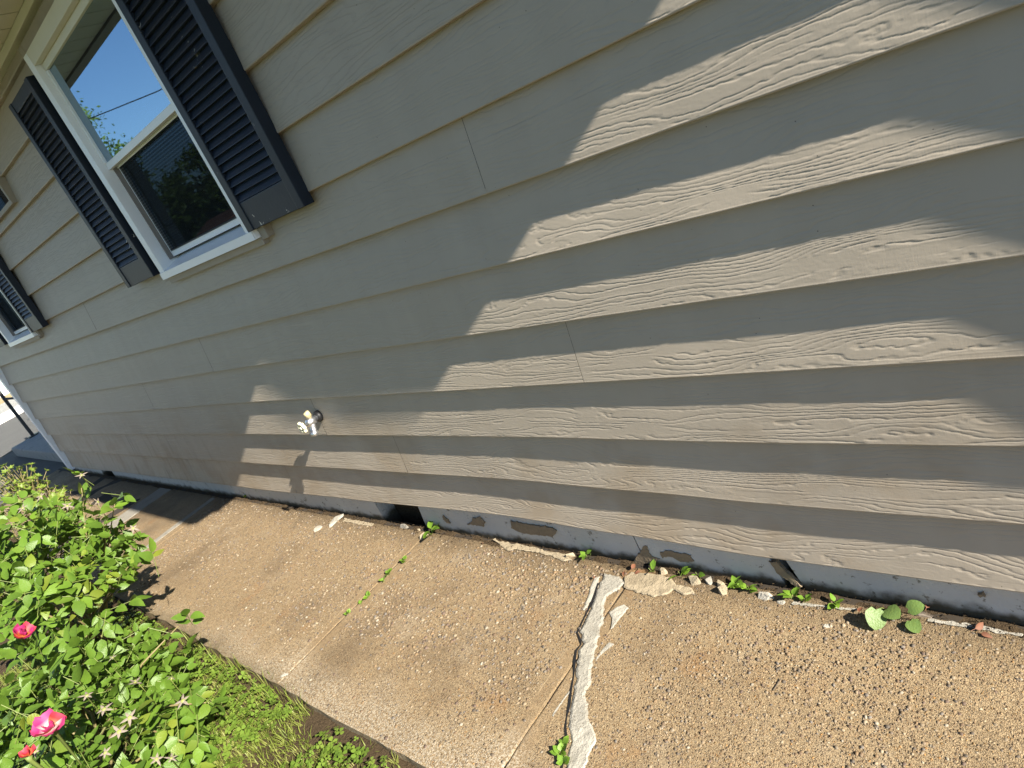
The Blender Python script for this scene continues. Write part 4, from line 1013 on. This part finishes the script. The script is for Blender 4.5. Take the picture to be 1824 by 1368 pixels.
weed(620, 1094, .013, 8, 'last tuft of the weedy joint, nearest the lawn', [SMALLW], 8)
weed(1004, 1328, .013, 8, 'upper weed in the crack beside the white mortar patch', [SMALLW], 9)
weed(999, 1344, .015, 6, 'round leaved weed in the crack beside the white mortar patch', [SMALLW], 10)
weed(1005, 1360, .013, 8, 'lowest weed in the crack at the bottom of the picture', [SMALLW], 11)
weed(1047, 993, .026, 4, 'weed at the foundation corner above the grey mortar patch', WEED, 12, group=GW)
weed(1163, 1019, .024, 4, 'weed left of the beige stones along the foundation', WEED, 13, group=GW)
weed(1213, 1027, .024, 5, 'weed among the beige stones along the foundation', WEED, 14, group=GW)
weed(1243, 1024, .015, 3, 'tiny weed in the shade behind the beige stones', WEED, 15, group=GW)
weed(1312, 1044, .020, 9, 'spreading weed right of the beige stones', WEED, 16, group=GW)
weed(1335, 1051, .018, 7, 'low weed beside the spreading weed right of the stones', WEED, 17, group=GW)
weed(1414, 1066, .022, 5, 'weed below the broken slot in the foundation', WEED, 18, group=GW)
weed(1435, 1069, .013, 8, 'sparse pale weed right of the broken slot', [SMALLW], 19, group=GW)
weed(1488, 1078, .017, 6, 'low weed left of the ivy leaves', WEED, 20, group=GW)
weed(250, 1075, .022, 10, 'pale weed between the two rose bushes at the sidewalk edge', WEED, 22, z=-.02, group=GW)
def ivy(px, py, size, d, nrm, label, k, z=.03):
    p = at_z(px, py, z); r = empty('ivy_sprig', (p.x, p.y, 0), label, 'ivy', 'ivy leaves along the foundation')
    inst('leaf', IVY[k], r, frame(p, d, nrm, size, 0))
    m = MB(); e = p+Vector((.02, .03, -.028)); m.tube([p, p.lerp(e, .5)+Vector((0, 0, .008)), e], .0011, 5); m.build('stem', M['petiole'], r, True)
ivy(1560, 1086, .050, (.12, -.85, -.45), (.5, -.3, .8), 'large drooping ivy leaf hanging over the slab edge', 0, .035)
ivy(1580, 1085, .040, (.5, -.4, .2), (0, -.3, 1), 'shaded ivy leaf behind the large drooping leaf', 1, .03)
ivy(1618, 1085, .036, (.6, .2, .3), (.3, -.2, 1), 'upper ivy leaf above the white feather', 1, .045)
ivy(1622, 1106, .034, (.4, -.5, -.1), (.2, -.5, .9), 'ivy leaf lying on the slab below the feather', 0, .016)
# feather
p = at_z(1628, 1096, .028); fe = empty('feather', p, 'small white feather caught on the ivy by the wall', 'feather')
q = at_z(1660, 1100, .02); m = MB(); m.tube([p, p.lerp(q, .5)+Vector((0, 0, .006)), q], [.0018, .0014, .0006], 5); m.build('quill', M['sepal'], fe, True)
m = MB()
for k in range(26):
    u = .25+.75*k/26; c = p.lerp(q, u)+Vector((0, 0, .006*4*u*(1-u))); d = (q-p).normalized(); s_ = Vector((-d.y, d.x, .15))*(1 if k % 2 else -1)
    e = c+(s_*.012+d*.010)*(1.1-u*.5); w_ = d*.0006; m.add([c-w_, c+w_, e], [(0, 1, 2)])
m.build('vane', M['sepal'], fe)
def chip(px, py, L, Wd, H, ang, mat, name, label, cat, group=None, seed=1, z=0.0, tip=0.0):
    rng = random.Random(seed*7+1); p = at_z(px, py, z); bm = bmesh.new()
    for k in range(16):
        q = rng.uniform(0, 6.283); rr = rng.uniform(.75, 1.05); lv = 1.0 if k % 2 else -.35; rr *= .78 if lv > 0 else 1
        bm.verts.new((math.cos(q)*rr*L/2, math.sin(q)*rr*Wd/2, H*lv*rng.uniform(.55, 1.0)))
    bmesh.ops.convex_hull(bm, input=bm.verts[:])
    for v in [v for v in bm.verts if not v.link_faces]: bm.verts.remove(v)
    bm.transform(Matrix.Rotation(ang, 4, 'Z') @ Matrix.Rotation(tip, 4, 'Y'))
    zmin = min(v.co.z for v in bm.verts)
    bm.transform(Matrix.Translation(p+Vector((0, 0, -zmin-.002))))
    m = MB(); m.bm(bm); return tag(m.build(name, mat, None, False, (p.x, p.y, z)), label, cat, group)
GC = 'concrete chips on the sidewalk'; GS = 'stones along the foundation'
chip(566, 942, .070, .058, .006, 1.0, M['white_mortar'], 'concrete_chip', 'smaller pale concrete chip on the slab below the tap', 'chip', GC, 2)
chip(598, 929, .110, .070, .008, 1.25, M['white_mortar'], 'concrete_chip', 'larger pale concrete chip leaning towards the wall below the tap', 'chip', GC, 3, tip=-.12)
chip(757, 956, .060, .030, .016, 1.0, M['beige_mortar'], 'stone', 'beige stone beside the bright broad leaved weed', 'stone', GC, 4)
chip(692, 948, .020, .011, .005, .3, M['beige_mortar'], 'concrete_chip', 'tiny pale chip in front of the foundation hole', 'chip', GC, 5)
chip(746, 944, .022, .012, .006, .1, M['beige_mortar'], 'concrete_chip', 'small chip at the right foot of the foundation hole', 'chip', GC, 6)
chip(720, 939, .075, .026, .012, .05, M['mortar'], 'concrete_chip', 'flat chip lying in the mouth of the foundation hole', 'chip', GC, 7)
chip(1016, 992, .042, .028, .016, .5, M['beige_mortar'], 'stone', 'beige stone at the right end of the thin mortar fillet', 'stone', GS, 8)
chip(1182, 1021, .034, .026, .014, .2, M['beige_mortar'], 'stone', 'rounded stone at the left end of the stones along the foundation', 'stone', GS, 9)
chip(1236, 1037, .050, .034, .018, .1, M['beige_mortar'], 'stone', 'broad pale stone in the middle of the stones along the foundation', 'stone', GS, 10)
chip(1262, 1036, .042, .030, .016, -.4, M['white_mortar'], 'stone', 'white stone behind the yellowish stone along the foundation', 'stone', GS, 11)
chip(1285, 1043, .036, .024, .014, -.5, M['beige_mortar'], 'stone', 'thin stone at the right of the white stone', 'stone', GS, 12)
chip(1290, 1054, .036, .034, .018, .7, M['beige_mortar'], 'stone', 'yellowish stone standing forward on the slab', 'stone', GS, 13)
chip(1362, 1064, .060, .030, .012, .2, M['white_mortar'], 'stone', 'flat grey white stone right of the spreading weed', 'stone', GS, 14)
chip(1392, 1073, .034, .018, .006, .1, M['white_mortar'], 'concrete_chip', 'white flake in front of the flat grey white stone', 'chip', GS, 15)
chip(1473, 1115, .030, .016, .003, .3, M['white_mortar'], 'concrete_chip', 'white flake out on the right slab', 'chip', GC, 16)
chip(506, 1204, .040, .022, .006, .9, M['white_mortar'], 'concrete_chip', 'white chip at the lawn end of the weedy joint', 'chip', GC, 17)
chip(700, 900, .05, .03, .025, .9, M['mortar'], 'stone', 'grey broken stone inside the foundation hole', 'stone', GS, 18, z=.0)
chip(640, 940, .028, .022, .006, .4, M['bark'], 'dirt_clod', 'dark clod on the slab left of the foundation hole', 'clod', None, 19)
chip(1675, 1113, .012, .009, .004, .4, M['bark'], 'dirt_clod', 'dark crumb right of the feather', 'clod', None, 20)
def dry(px, py, s, label, seed, z=.006):
    s *= .75
    rng = random.Random(seed); p = at_z(px, py, z); r = empty('dry_leaf', p, label, 'dry leaf', 'dry leaves along the wall'); a = rng.uniform(0, 6.28)
    me = leaf_me('blade', 1, .3, .5, .4, M['dryleaf'])
    inst('blade', me, r, frame(p, (math.cos(a), math.sin(a), .1), (rng.gauss(0, .5), rng.gauss(0, .5), 1), s, .3))
    m = MB(); m.tube([p, p-Vector((math.cos(a), math.sin(a), 0))*s*.35], .0008, 4); m.build('stalk', M['dryleaf'], r)
dry(1737, 1120, .038, 'orange brown dry leaf at the far right by the wall', 1, .010)
dry(1748, 1128, .030, 'dark brown dry leaf just below the far right one', 2)
dry(1530, 1090, .030, 'curled dry leaf left of the drooping ivy leaf', 3, .010)
dry(1125, 1013, .036, 'reddish dry leaf at the foundation joint', 4, .014)
dry(1140, 1018, .030, 'reddish dry leaf right of the foundation joint', 5, .010)
dry(1112, 1018, .026, 'smaller reddish dry leaf left of the foundation joint', 6, .008)
dry(1058, 1030, .022, 'small dry leaf on the upper white mortar', 7, .012)
dry(1650, 1083, .030, 'dry leaf in the dirt above the feather', 8, .012)
dry(860, 968, .022, 'thin dry leaf on the slab right of the broad leaved weed', 9)
dry(1590, 1095, .024, 'dry leaf between the ivy leaves', 10, .008)
dry(530, 1237, .03, 'red brown dry leaf in the soil at the lawn edge', 11, -.02)
m = MB(); a_ = at_z(1378, 1230); m.tube([a_+Vector((0, 0, .002)), at_z(1393, 1210)+Vector((0, 0, .004))], .0012, 5); tag(m.build('twig', M['bark']), 'thin dark twig lying on the right slab', 'twig')
# debris of dirt and crumbs along the wall foot
rng = random.Random(33); m = MB()
for i in range(2600):
    x = rng.uniform(-7, .1); y = -.012 + .030*abs(rng.gauss(0, .7)) - abs(rng.gauss(0, .014)); s = rng.uniform(.0015, .006); z = .002+s*.3
    if y > .016: y = .014
    vs = [Vector((x, y, z))+rv(rng, s*.5) for _ in range(4)]
    m.add(vs, [(0, 1, 2), (0, 2, 3), (0, 3, 1), (1, 3, 2)])
o = m.build('dirt_crumbs', M['soil']); tag(o, 'dark dirt and crumbs along the foot of the foundation', 'dirt', None, 'stuff')
sheet('wall_foot_soil', -8.6, 2.4, -.022, .03, -.004, M['soil'], 420, 6, .012, 17)

# ------------------------------------------------------------------ behind the camera: what the window mirrors
def tree(name, label, base, cc, rad, nl, seed, ls=.16, trunk=.16):
    rng = random.Random(seed); base = Vector(base); cc = Vector(cc); r = empty(name, base, label, 'tree', 'trees across the side yard')
    m = MB(); m.tube([base, base.lerp(cc, .4)+rv(rng, .1), base.lerp(cc, .75)+rv(rng, .1), cc], [trunk, trunk*.8, trunk*.55, trunk*.25], 9)
    for k in range(9):
        u = rv(rng).normalized(); e = cc+Vector((u.x*rad[0], u.y*rad[1], abs(u.z)*rad[2]))*.75; s_ = base.lerp(cc, rng.uniform(.5, .95)); m.tube([s_, s_.lerp(e, .5)+rv(rng, .12), e], [trunk*.35, trunk*.2, trunk*.06], 6, False)
    m.build('trunk', M['bark'], r, True)
    m = MB()
    cl = []
    for k in range(46):
        u = rv(rng).normalized(); k_ = rng.uniform(.35, 1.0); cl.append((cc+Vector((u.x*rad[0], u.y*rad[1], u.z*rad[2]))*k_, rng.uniform(.18, .34)*min(rad)))
    for i in range(nl):
        c, rr = cl[rng.randrange(len(cl))]; q = c+rv(rng, rr*.55); d = rv(rng).normalized(); n_ = (rv(rng)+Vector((0, 0, .8))).normalized(); mx = frame(q, d, n_, ls*rng.uniform(.6, 1.3))
        m.add([mx @ Vector(v) for v in ((0, 0, 0), (.5, .28, .05), (1, 0, -.1), (.5, -.28, .05))], [(0, 1, 2, 3)])
    o = m.build('crown', M['tree_leaf'], r); o['kind'] = 'stuff'
tree('tree', 'tall leafy tree mirrored at the left of the upper pane', (-57, -20.5, 0), (-56.6, -20, 9.0), (4.6, 3.5, 5.0), 8000, 1, .34, .3)
tree('tree', 'low dense tree mirrored in the lower pane', (-47, -23, 0), (-47, -22.5, 3.4), (8.5, 3.0, 3.7), 11000, 2, .40, .3)
tree('tree', 'dense round tree farther down the yard', (-28, -19, 0), (-28, -19, 3.4), (4.6, 2.7, 3.2), 6000, 3, .36, .25)
sh = empty('shed', (-40, -19, 0), 'small brick shed with red roof across the yard', 'shed')
m = MB(); m.box((-42, -21, -.1), (-38, -17.2, 1.9)); m.build('wall', M['brick'], sh)
m = MB(); m.add([(-42.4,-21.4,1.9),(-37.6,-21.4,1.9),(-37.6,-16.8,1.9),(-42.4,-16.8,1.9),(-42.4,-19.1,3.0),(-37.6,-19.1,3.0)], [(0,1,5,4),(2,3,4,5),(0,4,3),(1,2,5),(0,3,2,1)]); m.build('roof', M['redroof'], sh)
pl = empty('utility_pole', (-34, -7.94, 0), 'wooden utility pole beyond the trees', 'pole')
m = MB(); m.tube([(-34, -7.94, -.2), (-34, -7.94, 9.2)], [.15, .11], 10); m.build('post', M['bark'], pl)
m = MB(); m.box((-34.06, -9, 8.4), (-33.94, -6.9, 8.52)); m.build('cross_arm', M['bark'], pl)
m = MB(); m.tube([(-33.9, -7.94, 8.45), (-28, -7.94, 7.14), (-22.26, -7.94, 6.08), (-17.95, -7.94, 5.35), (-9, -7.94, 4.1), (0, -7.94, 3.2)], .016, 6)
tag(m.build('utility_cable', M['cable']), 'thin dark cable crossing the sky mirrored in the window', 'cable')
